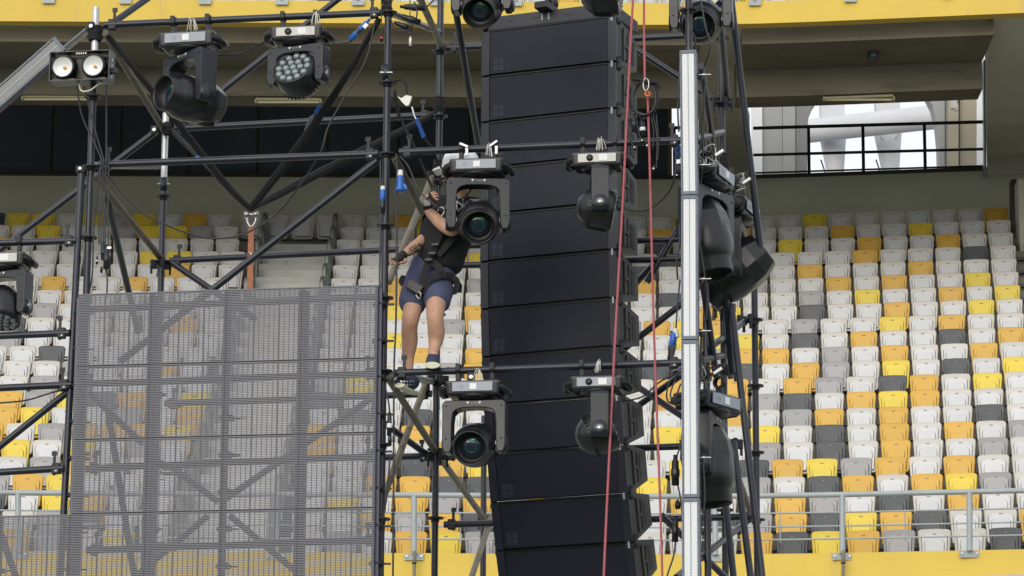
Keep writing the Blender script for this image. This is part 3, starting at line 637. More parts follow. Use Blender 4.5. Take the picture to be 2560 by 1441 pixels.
F_ = [((262, 63), (955, 32)), ((247, 412), (945, 385)), ((998, 381), (1706, 351)), ((985, 933), (1706, 907))]
for a, b in F_: tub('ledger', T(*a, 0), T(*b, 0), heads=(1, 1))
for a, b in (((-140, 612), (192, 602)), ((-140, 846), (174, 833)), ((-140, 977), (180, 962)), ((-140, 1190), (160, 1171))): tub('ledger', T(*a, -.06), T(*b, -.06), heads=(0, 1))
for a, b in (((180, 962), (945, 934)), ((215, 1172), (945, 1141)), ((216, 1376), (945, 1350))): tub('ledger', T(*a, .02), T(*b, .02), heads=(1, 1))
for a, b in (((425, 652), (1080, 620)), ((436, 322), (1080, 288)), ((1116, 121), (1795, 86)), ((1110, 616), (1795, 596)), ((1110, 665), (1795, 645)), ((925, 1145), (1078, 1140)), ((1110, 1139), (1795, 1113)), ((1110, 1312), (1880, 1292)), ((412, 1010), (1080, 985))):
    tub('ledger', T(*a, dR), T(*b, dR), heads=(a[0] > 0 and a[0] != 925, 1))
# long leaning post at the left bay
tub('brace', T(204, 425, -.05), T(148, 1500, -.02), heads=(0, 0)); brace_end(T(201, 424, -.07), (0, 0, 1))
for kind, a, da, b, db, mn in (
    ('brace', (262, 82), 0, (410, 326), dR, 'tube_brown'), ('brace', (100, 175), dR, (222, 74), .3, 'tube'), ('brace', (262, 72), .1, (470, -75), .8, 'tube'),
    ('brace', (392, 328), dR, (-60, 670), dR, 'tube'), ('brace', (440, 318), dR, (900, -45), dR, 'tube'), ('brace', (943, 402), 0, (523, 731), 0, 'tube'), ('brace', (523, 731), 0, (300, 905), 0, 'tube'),
    ('brace', (232, 436), 0, (402, 646), dR, 'tube_brown'), ('brace', (252, 430), .4, (345, 830), dR, 'tube'), ('brace', (428, 656), dR, (640, 800), dR, 'tube'),
    ('brace', (1040, -25), .05, (1105, 118), dR, 'tube_brown'), ('brace', (1128, -40), .8, (1199, 380), 2.4, 'tube'), ('brace', (985, 392), .02, (1112, 640), dR, 'tube_brown'),
    ('brace', (1082, 440), dR, (972, 706), .9, 'tube_rust'), ('brace', (970, 945), 0, (1090, 1131), dR, 'tube_brown'), ('brace', (1090, 1131), dR, (1217, 1306), 4.9, 'tube_brown'), ('brace', (1068, 950), dR, (938, 1300), 1.1, 'tube_rust'),
    ('brace', (1230, 1290), 5.0, (1150, 1530), 4.2, 'tube_rust'), ('brace', (930, 1036), 1.6, (1066, 1136), dR, 'tube'), ('brace', (1215, 880), 2.6, (1235, 930), 2.8, 'tube_rust'),
    ('brace', (1500, 65), dR, (1797, 258), dR, 'tube'), ('brace', (1820, -70), 1.0, (1903, 640), 1.4, 'tube'), ('brace', (1752, 165), .2, (1800, 470), dR, 'tube'), ('brace', (1797, 10), .8, (1818, 245), dR, 'tube'),
    ('brace', (1617, 707), dR, (1712, 545), dR, 'tube'), ('brace', (1752, 668), .6, (1790, 940), 1.5, 'tube'), ('brace', (1806, 640), 1.3, (1829, 930), 1.7, 'tube'), ('brace', (1828, 762), 1.5, (1912, 1500), 1.1, 'tube'),
    ('brace', (1834, 1105), 1.6, (1884, 1500), 1.3, 'tube'), ('brace', (1812, 1240), 1.8, (1840, 1500), 1.5, 'tube'), ('brace', (1824, 1140), 1.9, (1886, 1305), 2.8, 'tube_rust'), ('brace', (1560, 873), dR, (1715, 752), dR, 'tube'), ('brace', (1690, 935), .5, (1866, 800), 2.9, 'tube'),
    ('brace', (1560, 1040), dR, (1722, 925), 1.6, 'tube'), ('brace', (1560, 945), dR, (1722, 1052), 1.6, 'tube'), ('brace', (1690, 1445), .5, (1872, 1300), 2.9, 'tube'), ('brace', (1655, 1290), 1.2, (1850, 1480), 2.2, 'tube'), ('brace', (1630, 665), 2.2, (1560, 740), 2.4, 'tube'),
    ('brace', (225, 985), .5, (352, 1105), 1.2, 'tube'), ('brace', (268, 1015), 1.0, (345, 1500), 1.6, 'tube'), ('brace', (425, 1165), dR, (545, 1255), dR, 'tube'), ('brace', (560, 1250), dR, (960, 975), dR, 'tube'), ('brace', (575, 1290), dR, (800, 1480), dR, 'tube'), ('brace', (520, 1290), dR, (340, 1440), dR, 'tube'),
    ('brace', (-40, 1148), -.02, (172, 978), -.02, 'tube'), ('brace', (0, 1330), .4, (60, 1500), .4, 'tube'), ('side_ledger', (1728, 351), .05, (1806, 330), dR, 'tube'), ('side_ledger', (1728, 905), .05, (1806, 890), dR, 'tube'), ('side_ledger', (1728, 600), .05, (1806, 596), dR, 'tube'), ('side_ledger', (1728, 1110), .05, (1806, 1100), dR, 'tube'),
    ('side_ledger', (225, 414), .05, (395, 416), dR-.1, 'tube'), ('side_ledger', (965, 933), .05, (1085, 955), dR, 'tube'), ('side_ledger', (967, 30), .05, (1098, 80), dR, 'tube')):
    tub(kind, T(*a, da), T(*b, db), mn)
for px, py, d in ((1095, 952, dR), (1094, 1141, dR), (1095, 440, dR), (1806, 255, dR), (402, 660, dR), (1812, 770, 1.7), (1868, 800, 2.85), (1218, 1300, 5.1), (1815, 925, 1.9), (1830, 1110, 1.7)):
    m = MB(); p = T(px, py, d)
    for k in range(4):
        a = k*R(90)+.3; m.box(p+Vector((math.cos(a)*.055, math.sin(a)*.055, random.uniform(-.01, .01))), (.05, .03, .07), RZ(a), bev=.008); m.box(p+Vector((math.cos(a)*.07, math.sin(a)*.07, -.05)), (.014, .02, .06), RZ(a))
    m.build('coupler', 'cast', sc, True)
# grey clamp on the reverse side by the brace heads
for px, py, d in ((386, 325, dR-.05), (1858, 803, 2.8), (228, 66, -.03), (1178, 943, 0)):
    MB().box(T(px, py, d), (.05, .04, .06), bev=.008).build('brace_head', 'cast', sc, True); p = T(px, py, d-.03); MB().tube(p, p-BX*.012, .013, 10).build('rivet', 'steel', sc, True)
# tape and webbing wraps
def wrap(px, py, d, w=.045, h=.09):
    m = MB(); p = T(px, py, d)
    for k in range(7):
        z = -h/2+h*k/6; m.lathe([(w*.7, z-.012), (w*(.95+.12*math.sin(k*2.1)), z), (w*.7, z+.012)], p, RX(random.uniform(-.25, .25)), 14)
    return m.build('webbing_wrap', 'webbing', sc, True)
wrap(238, 84, 0, .055, .09); wrap(1097, 262, dR, .045, .1); wrap(967, 8, 0, .04, .12); wrap(418, 322, dR-.05, .04, .07); wrap(1809, 402, dR, .038, .09); wrap(1096, 418, dR, .045, .08); wrap(1822, 845, 1.9, .035, .07)

# ============================================================ see-through LED screen
scr = thing('led_mesh_screen', 'see-through grey slatted LED screen filling the lower left of the scaffold', 'LED screen', T(560, 1441, -.14))
SD = -.13; PW = .5
pTL = T(195, 741, SD); pTR = T(945, 706, SD); wtot = (pTR-pTL).dot(AX)/4
zTop = (pTL.z+pTR.z)/2
def screen_meshes(w):
    sl_ = MB(); n = 44
    for k in range(n):
        z = -PW*(k+.5)/n; sl_.box((0, 0, z), (w*.996, .007, .0068))
    rb = MB(); nr = 15
    for k in range(nr):
        x = -w/2+w*(k+.5)/nr; rb.box((x, .007, -PW/2), (.0045 if k % 5 else .011, .006, PW*.985))
    fr = MB()
    for s_ in (-1, 1): fr.box((s_*(w/2-.009), .022, -PW/2), (.018, .02, PW-.004))
    for z in (-.004, -PW+.004): fr.box((0, .022, z), (w-.004, .02, .006))
    return sl_, rb, fr
slm, rbm, frm = screen_meshes(wtot); first = None
def panel(origin):
    global first
    if first is None:
        sl_o = slm.build('slats', 'mesh_slat', scr, kind='stuff'); rb_o = rbm.build('ribs', 'mesh_rib', scr, kind='stuff'); fr_o = frm.build('panel_frame', 'mesh_bar', scr); first = (sl_o, rb_o, fr_o); os_ = first
    else:
        os_ = [o.copy() for o in first]; [COL.objects.link(o) for o in os_]
    for o in os_: o.location = origin-scr.location; o.rotation_euler = (0, 0, -PSI); o.parent = scr
lean = .0
for j in range(-4, 4):
    for i in range(5):
        if j < 0 and i < 3: continue
        o = Vector(pTL)+AX*(wtot*(j+.5)); o.z = zTop-PW*i-(.0025*i)
        panel(o)
zl = T(195, 1441, SD).z-1.2
for j in range(-4, 5):                    # carrier bars behind the panels
    x = pTL+AX*(wtot*j); zt = zTop-.02 if j >= 0 else zTop-3*PW-.02
    wd = .07 if j in (1, 3, -1) else .04
    MB().box((x.x, x.y, (zt+zl)/2)+Vector((0, 0, 0))*0 if False else Vector((x.x, x.y, (zt+zl)/2))+BX*.055, (wd, .03, zt-zl), RZ(-PSI)).build('carrier_bar', 'mesh_bar', scr, True)
for j in (0, 2, 4, -1):
    for k in range(11):
        z = zTop-.25*k-.12
        if j < 0 and k < 7: continue
        if j == 2 and k < 3: continue
        q = pTL+AX*(wtot*j); MB().lathe([(.0, -.012), (.05, -.008), (.055, 0), (.05, .018), (.02, .03), (0, .03)], Vector((q.x, q.y, z))+BX*.09, seg=14).build('latch_disc', 'cast', scr, True)
        MB().box(Vector((q.x, q.y, z))+BX*.08+AX*.06, (.07, .02, .012), RZ(-PSI)).build('latch_lever', 'cast', scr, True)
a = T(195, 741, SD+.03); b = T(945, 706, SD+.03)
for z in (-.0, ): tub('ledger', T(195, 775, .12), T(945, 742, .12), 'tube')

# ============================================================ line array
TH = math.atan(.42); AA = Vector((math.cos(TH), -math.sin(TH), 0)); AB = Vector((math.sin(TH), math.cos(TH), 0))
W = 1.035; HS = [(40, 0)]
rightY = [40, 152, 268, 387, 506, 626, 748, 876, 1000, 1123, 1248, 1381]
leftX = [1205, 1204, 1204, 1205, 1206, 1206, 1208, 1214, 1221, 1229, 1237, 1247]
PR = T(1541, 40, 1.0); PLt = PR-AA*W
M3 = Matrix((AA, AB, ZX)).transposed()
words = ORD
H = .338; tilt = [0, 0, 0, 0, 1.0, 2.5, 4.5, 7, 10, 13, 16, 19, 22]
cur = Vector(PR-AA*(W/2)); proto = None
arr_top = cur.copy()
def speaker_cab():
    t = thing('line_array_speaker', '', 'speaker', (0, 0, 0))
    D0 = .50; hf = H-.006; hb = hf*.62
    def side(s, y0, y1): return
    # wedge cabinet: front full height, rear shorter, long horn-shaped cheeks
    m = MB(); xw = W/2-.012; xb = W/2-.035
    P = [(-xw, .03, 0), (xw, .03, 0), (xw, .03, -hf), (-xw, .03, -hf), (-xb, D0, -.06), (xb, D0, -.06), (xb, D0, -hf+.06), (-xb, D0, -hf+.06), (-xw+.0, .13, -.004), (xw, .13, -.004), (xw, .13, -hf+.004), (-xw, .13, -hf+.004)]
    m.add(P, [[0, 8, 9, 1], [8, 4, 5, 9], [4, 7, 6, 5], [3, 2, 10, 11], [11, 10, 6, 7], [0, 3, 11, 8], [8, 11, 7, 4], [1, 9, 10, 2], [9, 5, 6, 10], [0, 1, 2, 3]])
    m.build('cabinet', 'spk_side', t, fixn=True)
    g = MB(); g.box((0, .006, -hf/2), (W-.135, .012, hf-.022)); g.build('grille', 'grille', t)
    for s in (-1, 1): 
        q = MB().box((s*(W/2-.034), .012, -hf/2), (.062, .035, hf-.004), bev=.004).build('edge_plate', 'spk_frame', t)
        for z, zt_ in ((-.02, -.03), (-hf+.02, -hf+.04)):
            c = MB(); c.box((s*(W/2-.008), .05, z), (.035, .05, .05), bev=.008)
            c.tube((s*(W/2-.03), .05, zt_), (s*(W/2+.02), .05, zt_), .009, 8); c.build('link_plate', 'cast', t)
    MB().box((0, .004, -.004), (W-.13, .02, .006)).build('top_lip', 'plastic_dark', t)
    MB().box((W/2-.034, -.004, -.01), (.014, .006, .045)).build('quick_pin', 'rail_grey', t)
    # side handle recesses and vents on both cheeks
    for s in (-1, 1):
        import math as _m
        p0 = Vector((s*xw, .13, 0)); p1 = Vector((s*xb, D0, 0)); dv = (p1-p0); L = dv.length; dv.normalize(); nrm = Vector((dv.y*s, -dv.x*s, 0))
        Ms = Matrix((dv, nrm, ZX)).transposed()
        h = MB()
        for z, hh in ((-.105, .095), (-.225, .075)):
            h.box(p0+dv*.08+nrm*.001+Vector((0, 0, z)), (.075, .006, hh), Ms, mi=1)
        h.box(p0+dv*.08+nrm*.004+Vector((0, 0, -.166)), (.075, .014, .024), Ms, mi=0)
        h.box(p0+dv*.033+nrm*.004+Vector((0, 0, -.165)), (.016, .012, .24), Ms, mi=0); h.box(p0+dv*.125+nrm*.004+Vector((0, 0, -.165)), (.012, .012, .21), Ms, mi=0)
        h.build('handle_recess', ['spk_side', 'hood_in'], t)
        v = MB()
        for k in range(10): v.box(p0+dv*.245+nrm*.003+Vector((0, 0, -.085-.0175*k)), (.1, .005, .008), Ms)
        v.build('side_vent', 'hood_in', t)
    lg = MB()
    for ix in (0, 1):
        for iz in (0, 1): lg.box((-W/2+.115+.046*ix, -.0012, -hf+.05+.046*iz), (.038, .002, .038))
    lg.build('logo', 'grille_logo', t)
    return t
spk = []
for i in range(12):
    tl = R(tilt[i]) if i else 0
    if i == 0: t = speaker_cab(); proto = t
    else: t = copy_tree(proto)
    t.location = cur; t.rotation_euler = Euler((tl, 0, -TH), 'XYZ')
    # rotate about local x first, then heading
    t['label'] = 'black line array speaker cabinet, %s from the top of the hanging column' % words[i]; t['group'] = 'line array speaker cabinets'
    down = RZ(-TH) @ RX(tl) @ Vector((0, 0, -(H+.002)))
    spk.append(cur.copy()); cur = cur + down
fr = thing('array_flying_frame', 'dark steel flying frame bolted on top of the line array', 'rigging frame', spk[0])
fr.rotation_euler = (0, 0, -TH)
m = MB(); m.box((0, .015, .055), (W-.02, .02, .1), bev=.004); m.build('front_plate', 'spk_frame', fr)
m = MB(); m.box((0, .4, .055), (W-.1, .02, .1)); m.build('rear_plate', 'spk_frame', fr)
for s in (-1, 1): MB().box((s*(W/2-.03), .22, .05), (.03, .5, .09), bev=.005).build('side_rail', 'cast', fr)
MB().box((-.02, .2, .12), (.1, .6, .05), bev=.006).build('centre_beam', 'cast', fr)
m = MB(); m.lathe([(.02, -.03), (.05, -.02), (.055, .0), (.05, .02), (.02, .03)], (-.02, .1, .18), RX(R(90)), 14); m.tube((-.02, .1, .12), (-.02, .1, .26), .015, 8); m.build('shackle', 'cast', fr)
m = MB()
for x in (-.3, -.1, .15, .35): m.box((x, .004, .06), (.05, .004, .012))
m.build('slot_holes', 'hood_in', fr)
for x in (-.05, .0): MB().box((x, .003, .06), (.012, .004, .05)).build('stripe', 'rail_grey', fr)
ch = thing('hoist_chain', 'dark lifting chain rising from the flying frame of the line array', 'chain', spk[0]+AB*.1+Vector((0, 0, .3)))
MB().tube(spk[0]+AB*.1+Vector((0, 0, .24)), spk[0]+AB*.1+Vector((0, 0, 2.6)), .014, 8).build('chain', 'cast', ch, True)
# ============================================================ moving head lights
def rr(w, h, r, n=4):
    pts = []
    for cx, cz, a0 in ((w/2-r, h/2-r, 0), (-w/2+r, h/2-r, 90), (-w/2+r, -h/2+r, 180), (w/2-r, -h/2+r, 270)):
        for k in range(n+1): a = R(a0+90*k/n); pts.append((cx+r*math.cos(a), cz+r*math.sin(a)))
    return pts
def clamp(t, x, open_=True):
    m = MB(); m.lathe([(.0255, -.016), (.036, -.016), (.036, .016), (.0255, .016)], (x, 0, 0), Matrix.Rotation(R(90), 3, 'Y'), 16, smooth=False)
    m.box((x, 0, -.05), (.03, .04, .05), bev=.005); m.box((x, -.034, .012), (.03, .014, .05), bev=.004)
    m.tube((x, 0, -.06), (x, 0, -.095), .018, 10, r1=.022)
    return m.build('clamp', 'cast', t)
def moving_head(label, loc, rot=0, pan=0, tilt=80, s=1.0, style='spot', group=None, silver=False, yokelen=.30):
    t = thing('moving_head_light', label, 'stage light', loc, rot, group)
    t.scale = (s, s, s)
    for x in (-.115, .115): clamp(t, x)
    # base
    b = MB(); b.box((0, 0, -.145), (.37, .24, .10), bev=.018, taper=(.93, .9)); bo = b.build('base', 'plastic', t)
    for sx in (-1, 1): MB().path([Vector((sx*.175, -.085, -.135)), Vector((sx*.205, -.08, -.15)), Vector((sx*.222, -.03, -.165)), Vector((sx*.222, .04, -.165)), Vector((sx*.205, .09, -.15)), Vector((sx*.175, .1, -.135))], .024, 10).build('carry_handle', 'plastic_dark', t)
    MB().lathe([(.0, -.215), (.1, -.215), (.125, -.2), (.125, -.185), (.0, -.185)], (0, 0, 0), seg=28).build('turntable', 'plastic_dark', t)
    if style == 'spot':
        f = MB().box((0, -.122, -.14), (.27, .006, .062), bev=.002).build('display_panel', 'panel_grey', t)
        MB().box((.005, -.1265, -.14), (.045, .004, .04)).build('display', 'label_white', f)
        q = MB()
        for dx, dz in ((-.012, 0), (.012, 0), (0, .012), (0, -.012)): q.lathe([(0, -.0015), (.005, -.0015), (.005, .0015), (0, .0015)], (-.075+dx, -.126, -.14+dz), RX(R(90)), 8)
        q.build('buttons', 'rail_grey', f)
    else:
        f = MB().box((0, -.122, -.14), (.27, .006, .062), bev=.002).build('rear_panel', 'panel_silver' if silver else 'panel_grey', t)
        q = MB(); q.lathe([(.006, -.004), (.02, -.004), (.024, .004), (.006, .004)], (-.05, -.128, -.14), RX(R(90)), 14); q.lathe([(0, -.003), (.013, -.003), (.013, .003), (0, .003)], (-.05, -.128, -.14), RX(R(90)), 12); q.build('power_socket', 'plastic_dark', f)
        q = MB().box((.045, -.1265, -.14), (.06, .003, .045)); q.build('label', 'label_white', f)
        q = MB()
        for k in range(4): q.box((.098+.012*(k % 2), -.1265, -.125-.01*k), (.016, .003, .003))
        q.build('marking', 'label_white', f)
    # yoke: inverted U with cut corners and a round inner arch
    yk = bpy.data.objects.new('yoke', None)
    Mp = RZ(R(pan)); L = yokelen; zt = -.218; zb = zt-.05-L
    aw = .064; ow = .212
    outer = [(-ow, zb+.04), (-ow, zt-.02), (-ow+.02, zt), (ow-.02, zt), (ow, zt-.02), (ow, zb+.04), (ow-.015, zb), (ow-aw+.01, zb), (ow-aw, zb+.03)]
    inner = []
    ri = ow-aw
    for k in range(9):
        a = R(0+180*k/8); inner.append((ri*math.copysign(abs(math.cos(a))**.6, math.cos(a)), zt-.135+.085*math.sin(a)**.6 if 0 < k < 8 else zt-.15))
    poly = outer+inner+[(-ow+aw, zb+.03), (-ow+aw-.01, zb), (-ow+.015, zb)]
    m = MB(); cap = MB()
    # build as strips so that the concave outline fills correctly
    def sec(pts, y0, y1): m.prism(pts, y0, y1, Mp)
    yw = .062
    sec([(-ow, zb+.04), (-ow, zt-.15), (-ow+aw, zt-.15), (-ow+aw, zb+.03), (-ow+aw-.01, zb), (-ow+.015, zb)][::-1], -yw, yw)
    sec([(ow, zb+.04), (ow, zt-.15), (ow-aw, zt-.15), (ow-aw, zb+.03), (ow-aw+.01, zb), (ow-.015, zb)], -yw, yw)
    top = [(-ow, zt-.15), (-ow, zt-.02), (-ow+.02, zt), (0, zt), (0, inner[4][1])]+inner[5:]
    sec(top[::-1], -yw, yw); sec([(-x, z) for x, z in top], -yw, yw)
    yo = m.build('yoke', 'plastic', t, bevel=.006, fixn=True)
    q = MB()
    for sx in (-1, 1):
        for z in (zt-.04, zb+.09): q.lathe([(0, -.002), (.006, -.002), (.006, .002), (0, .002)], Mp @ Vector((sx*(ow-.026), -yw-.001, z)), Mp @ RX(R(90)), 8)
    q.build('screws', 'hood_in', yo)
    if style == 'spot' or True:
        q = MB()
        for sx in (-1, 1):
            c = Mp @ Vector((sx*.04, -yw-.0015, zt-.018)); q.add([c+Mp @ Vector(v) for v in ((-.011, 0, .007), (.011, 0, .007), (0, 0, -.011))], [[0, 2, 1]])
        for k in range(6): q.box(Mp @ Vector((-.022+.009*k, -yw-.001, zt-.016-.006*(k % 2))), (.006, .001, .003), Mp)
        q.build('warning_marks', 'label_white', yo)
    # head
    pz = zb+.055; Mh = Mp @ RX(R(-(tilt))) ; pv = Vector((0, 0, pz))
    # local head frame: -Z is the beam direction before tilting
    Mflip = Mh
    for sx in (-1, 1):
        q = MB(); q.lathe([(.04, -.006), (.047, 0), (.04, .006)], Mp @ Vector((sx*(ow-aw-.004), 0, pz)), Mp @ Matrix.Rotation(R(90), 3, 'Y'), 20); q.build('pivot_ring', 'steel', yo)
        q = MB(); q.lathe([(.0, -.01), (.055, -.01), (.06, .0), (.055, .012), (0, .012)], Mp @ Vector((sx*(ow-.006), 0, pz)), Mp @ Matrix.Rotation(R(90), 3, 'Y'), 20); q.build('pivot_cap', 'plastic', yo)
    if style in ('wash',):
        for sx in (-1, 1):
            q = MB(); q.lathe([(0, -.003), (.026, -.003), (.026, .003), (0, .003)], Mp @ Vector((sx*(ow+.008), 0, pz+.0)), Mp @ Matrix.Rotation(R(90), 3, 'Y'), 20); q.build('badge', 'steel', yo)
    h = MB()
    if style == 'spot':
        ell = Matrix.Diagonal((1.0, 1.0, 1.0))
        h.lathe([(0, .16), (.09, .155), (.13, .11), (.146, .05), (.147, -.03), (.14, -.08), (.122, -.12), (.115, -.13), (.114, -.20), (.111, -.205), (.104, -.20), (.100, -.12)], pv, Mflip, 36)
        ho = h.build('head', 'plastic_head', t)
        q = MB(); q.lathe([(.150, .03), (.154, .07), (.146, .14), (.11, .225), (0, .235)], pv, Mflip @ RZ(R(22.5)), 8, smooth=False); rc = q.build('rear_cover', 'plastic_head', ho, bevel=.006)
        q = MB()
        for k in range(6): q.box(pv+Mflip @ Vector((0, .128, .1+.016*k)), (.07, .03, .005), Mflip)
        q.build('vent_slots', 'hood_in', rc)
        q = MB(); q.lathe([(.1035, -.19), (.098, -.14), (.09, -.135), (.078, -.125)], pv, Mflip, 30); q.build('lens_hood', 'hood_in', ho)
        q = MB(); q.lathe([(.088, -.125), (.07, -.14), (.04, -.151), (.0, -.154)], pv, Mflip, 28); q.build('lens', 'lens', ho)
        q = MB(); q.lathe([(.088, -.128), (.093, -.132), (.096, -.128)], pv, Mflip, 28); q.build('lens_ring', 'cast', ho)
        c = pv+Mflip @ Vector((0.0, .0, -.1552)); q = MB(); q.lathe([(.03, 0), (.034, -.001), (.038, 0)], c, Mflip, 24); q.build('inner_ring', 'lens_blue', ho)
        c = pv+Mflip @ Vector((.012, -.045, -.148)); q = MB(); q.lathe([(.0, -.002), (.022, -.001), (.024, .002)], c, Mflip @ Matrix.Diagonal((1.2, .7, 1)), 16); q.build('painted_glint', 'glint_green', ho)  # green glint of the lens coating, painted on as a small disc
    else:
        h.lathe([(0, .16), (.06, .155), (.1, .125), (.135, .08), (.15, .03), (.152, -.05), (.15, -.10), (.140, -.105), (.136, -.09)], pv, Mflip, 40)
        ho = h.build('head', 'plastic_head', t)
        q = MB()
        for k in range(30):
            a = 2*math.pi*k/30; q.box(pv+Mflip @ Vector((.142*math.cos(a), .142*math.sin(a), .045)), (.012, .006, .06), Mflip @ RZ(a))
        q.build('cooling_fins', 'plastic_dark', ho)
        q = MB(); q.lathe([(.14, -.095), (.0, -.09)], pv, Mflip, 30); q.build('lens_plate', 'hood_in', ho)
        pts = [(0, 0)]+[(.054*math.cos(R(60*k)), .054*math.sin(R(60*k))) for k in range(6)]+[(.107*math.cos(R(30*k+(15 if 0 else 0))), .107*math.sin(R(30*k))) for k in range(12)]
        for i, (x, y) in enumerate(pts):
            if i == 0: base = MB().lathe([(.0245, 0), (.0235, -.008), (.017, -.016), (.009, -.0195), (0, -.0205)], (0, 0, 0), None, 14).build('lens', 'wash_lens', ho); o = base
            else: o = base.copy(); COL.objects.link(o)
            o.parent = ho; o.location = pv+Mflip @ Vector((x, y, -.092)); o.rotation_euler = Mflip.to_euler()
            
    return t
def at_clamp(px, py, d): return T(px, py, d)
G1 = 'moving head stage lights on the scaffold'
moving_head('black spot light pointing left under the top tube beside the wash light', T(478, 55, 0), -PSI+R(-3), -38, 92, 1.08, 'spot', G1)
moving_head('round wash light with nineteen lenses hanging under the top tube', T(749, 43, 0), -PSI, -14, 118, 1.0, 'wash', G1, silver=True, yokelen=.215)
moving_head('black spot light hanging in front of the worker in the white helmet', T(1196, 372, 0), -PSI+R(2), 10, 66, 1.0, 'spot', G1)
moving_head('black spot light hanging under the lower tube with its round lens facing out', T(1189, 924, 0), -PSI, 0, 74, 1.0, 'spot', G1)
moving_head('black spot light cut by the top edge of the photo, left of the line array', T(1208, -163, -.02), -PSI, 0, 55, .98, 'spot', G1)
moving_head('black spot light at the top edge behind the right upright', T(1752, -125, .55), -PSI, 0, 64, 1.02, 'spot', G1)
moving_head('black wash light turned sideways under the middle tube in front of the speakers', T(1498, 358, 0), -PSI, 100, 80, .95, 'wash', G1, silver=True, yokelen=.27)
moving_head('black wash light turned sideways under the lower tube in front of the speakers', T(1496, 914, 0), -PSI, 100, 112, .95, 'wash', G1, yokelen=.27)
moving_head('black wash light at the left edge of the photo facing down', T(10, 606, -.06), -PSI, -12, 14, .98, 'wash', G1, silver=True, yokelen=.26)
moving_head('dark underside of a wash light poking in at the top edge over the speakers', T(1512, -176, -.05), -PSI, 90, 88, 1.0, 'wash', G1, yokelen=.25)
moving_head('tall black spot light pointing steeply down just right of the vertical light bar', T(1764, 382, .5), -PSI+R(78), -12, 13, 1.22, 'spot', G1)
moving_head('angular black spot light swung down and left behind the right upright', T(1832, 470, 1.5), -PSI+R(80), 10, -52, 1.22, 'spot', G1)
moving_head('black spot light hanging nose down beside the lower half of the vertical light bar', T(1770, 948, .55), -PSI+R(62), 20, 6, 1.2, 'spot', G1)
# ------------------------------------------------------------ double blinder
t = thing('double_blinder', 'black two-lamp blinder with white reflectors on the left post', 'blinder light', T(205, 171, -.12), -PSI)
m = MB(); m.box((0, 0, .102), (.42, .14, .006)); m.box((0, 0, -.102), (.42, .14, .006)); m.box((-.21, 0, 0), (.006, .14, .21)); m.box((.21, 0, 0), (.006, .14, .21)); m.build('bracket', 'plastic', t)
m = MB(); m.box((0, .03, 0), (.1, .06, .16), bev=.01); m.box((0, .06, 0), (.38, .02, .17)); m.build('back_box', 'plastic_dark', t)
for x in (-.115, .1):
    m = MB(); m.lathe([(.085, .05), (.087, -.06), (.08, -.085), (.07, -.085), (.068, -.06)], (x, 0, .005), RX(R(-82)), 28); l = m.build('lamp_housing', 'plastic_dark', t)
    m = MB(); m.lathe([(.07, -.078), (.045, -.064), (.015, -.058), (0, -.058)], (x, 0, .005), RX(R(-82)), 28); m.build('reflector', 'reflector', l)
    m = MB(); m.lathe([(.0, -.004), (.011, -.004), (.011, .004), (0, .004)], (x+.01, -.066, -.012), RX(R(90)), 12); m.build('lamp_chip', 'orange_led', l)
    MB().box((x, 0, -.09), (.16, .1, .012)).build('yoke_plate', 'plastic_dark', l)
MB().box((.235, 0, -.03), (.04, .04, .04), bev=.006).build('knob', 'cast', t)
m = MB()
for k in range(5): m.box((-.02+.016*k, -.071, .085), (.008, .002, .012))
m.build('vent_slots', 'label_white', t)
m = MB()
for z in (-.07, -.03, .01, .05): m.box((.2135, -.0, z), (.002, .02, .02))
m.build('hole_row', 'label_white', t)
MB().path(spline([(-.02, 0, -.1), (.01, -.03, -.17), (.07, -.03, -.17), (.12, 0, -.12), (.17, .0, -.1)], 5), .006, 6).build('safety_cable', 'cable_white', t)
# ------------------------------------------------------------ LED batten bars
def led_bar(p0, p1, label, w=.115, cells='led_cells'):
    a, b = Vector(p0), Vector(p1); L = (b-a).length; t = thing('led_light_bar', label, 'light bar', (a+b)/2, 0, 'LED light bars')
    z = (a-b).normalized(); x = (AX-z*AX.dot(z)).normalized(); y = z.cross(x); t.rotation_euler = Matrix((x, y, z)).transposed().to_euler()
    MB().box((0, .03, 0), (w, .075, L-.006), bev=.006).build('housing', 'mesh_bar', t)
    m = MB(); m.box((0, -.0095, 0), (w*.72, .003, L-.05)); m.build('led_strip', cells, t)
    m = MB()
    for s_ in (-1, 1): m.box((s_*w*.44, -.012, 0), (w*.1, .01, L-.02))
    for s_ in (-1, 1): m.box((0, -.011, s_*(L/2-.014)), (w*.98, .012, .024), bev=.003)
    m.box((0, -.012, 0), (w*.06, .002, L-.05), mi=1)
    m.build('trim', ['bar_blue', 'panel_grey'], t)
    m = MB()
    for k in range(9):
        for s_ in (-1, 1): m.lathe([(0, -.001), (.003, -.001), (.003, .001)], (s_*w*.44, -.018, L*(-.46+.115*k)), RX(R(90)), 6)
    m.build('screws', 'hood_in', t)
    return t
bx = [(1720, 126), (1724, 489), (1724.5, 851), (1727, 1246), (1729, 1620)]
for i in range(4):
    led_bar(T(*bx[i], -.13), T(*bx[i+1], -.13), ['vertical white LED light bar, topmost of the upright row', 'second vertical white LED light bar down from the top', 'third vertical white LED light bar down, above the lowest one', 'lowest vertical white LED light bar, cut by the bottom edge'][i], .112 if i < 3 else .118)
led_bar(T(152, 108, .1), T(-110, 340, .1), 'slanted LED light bar on the brace at the upper left corner', .13, 'led_cells_grey')
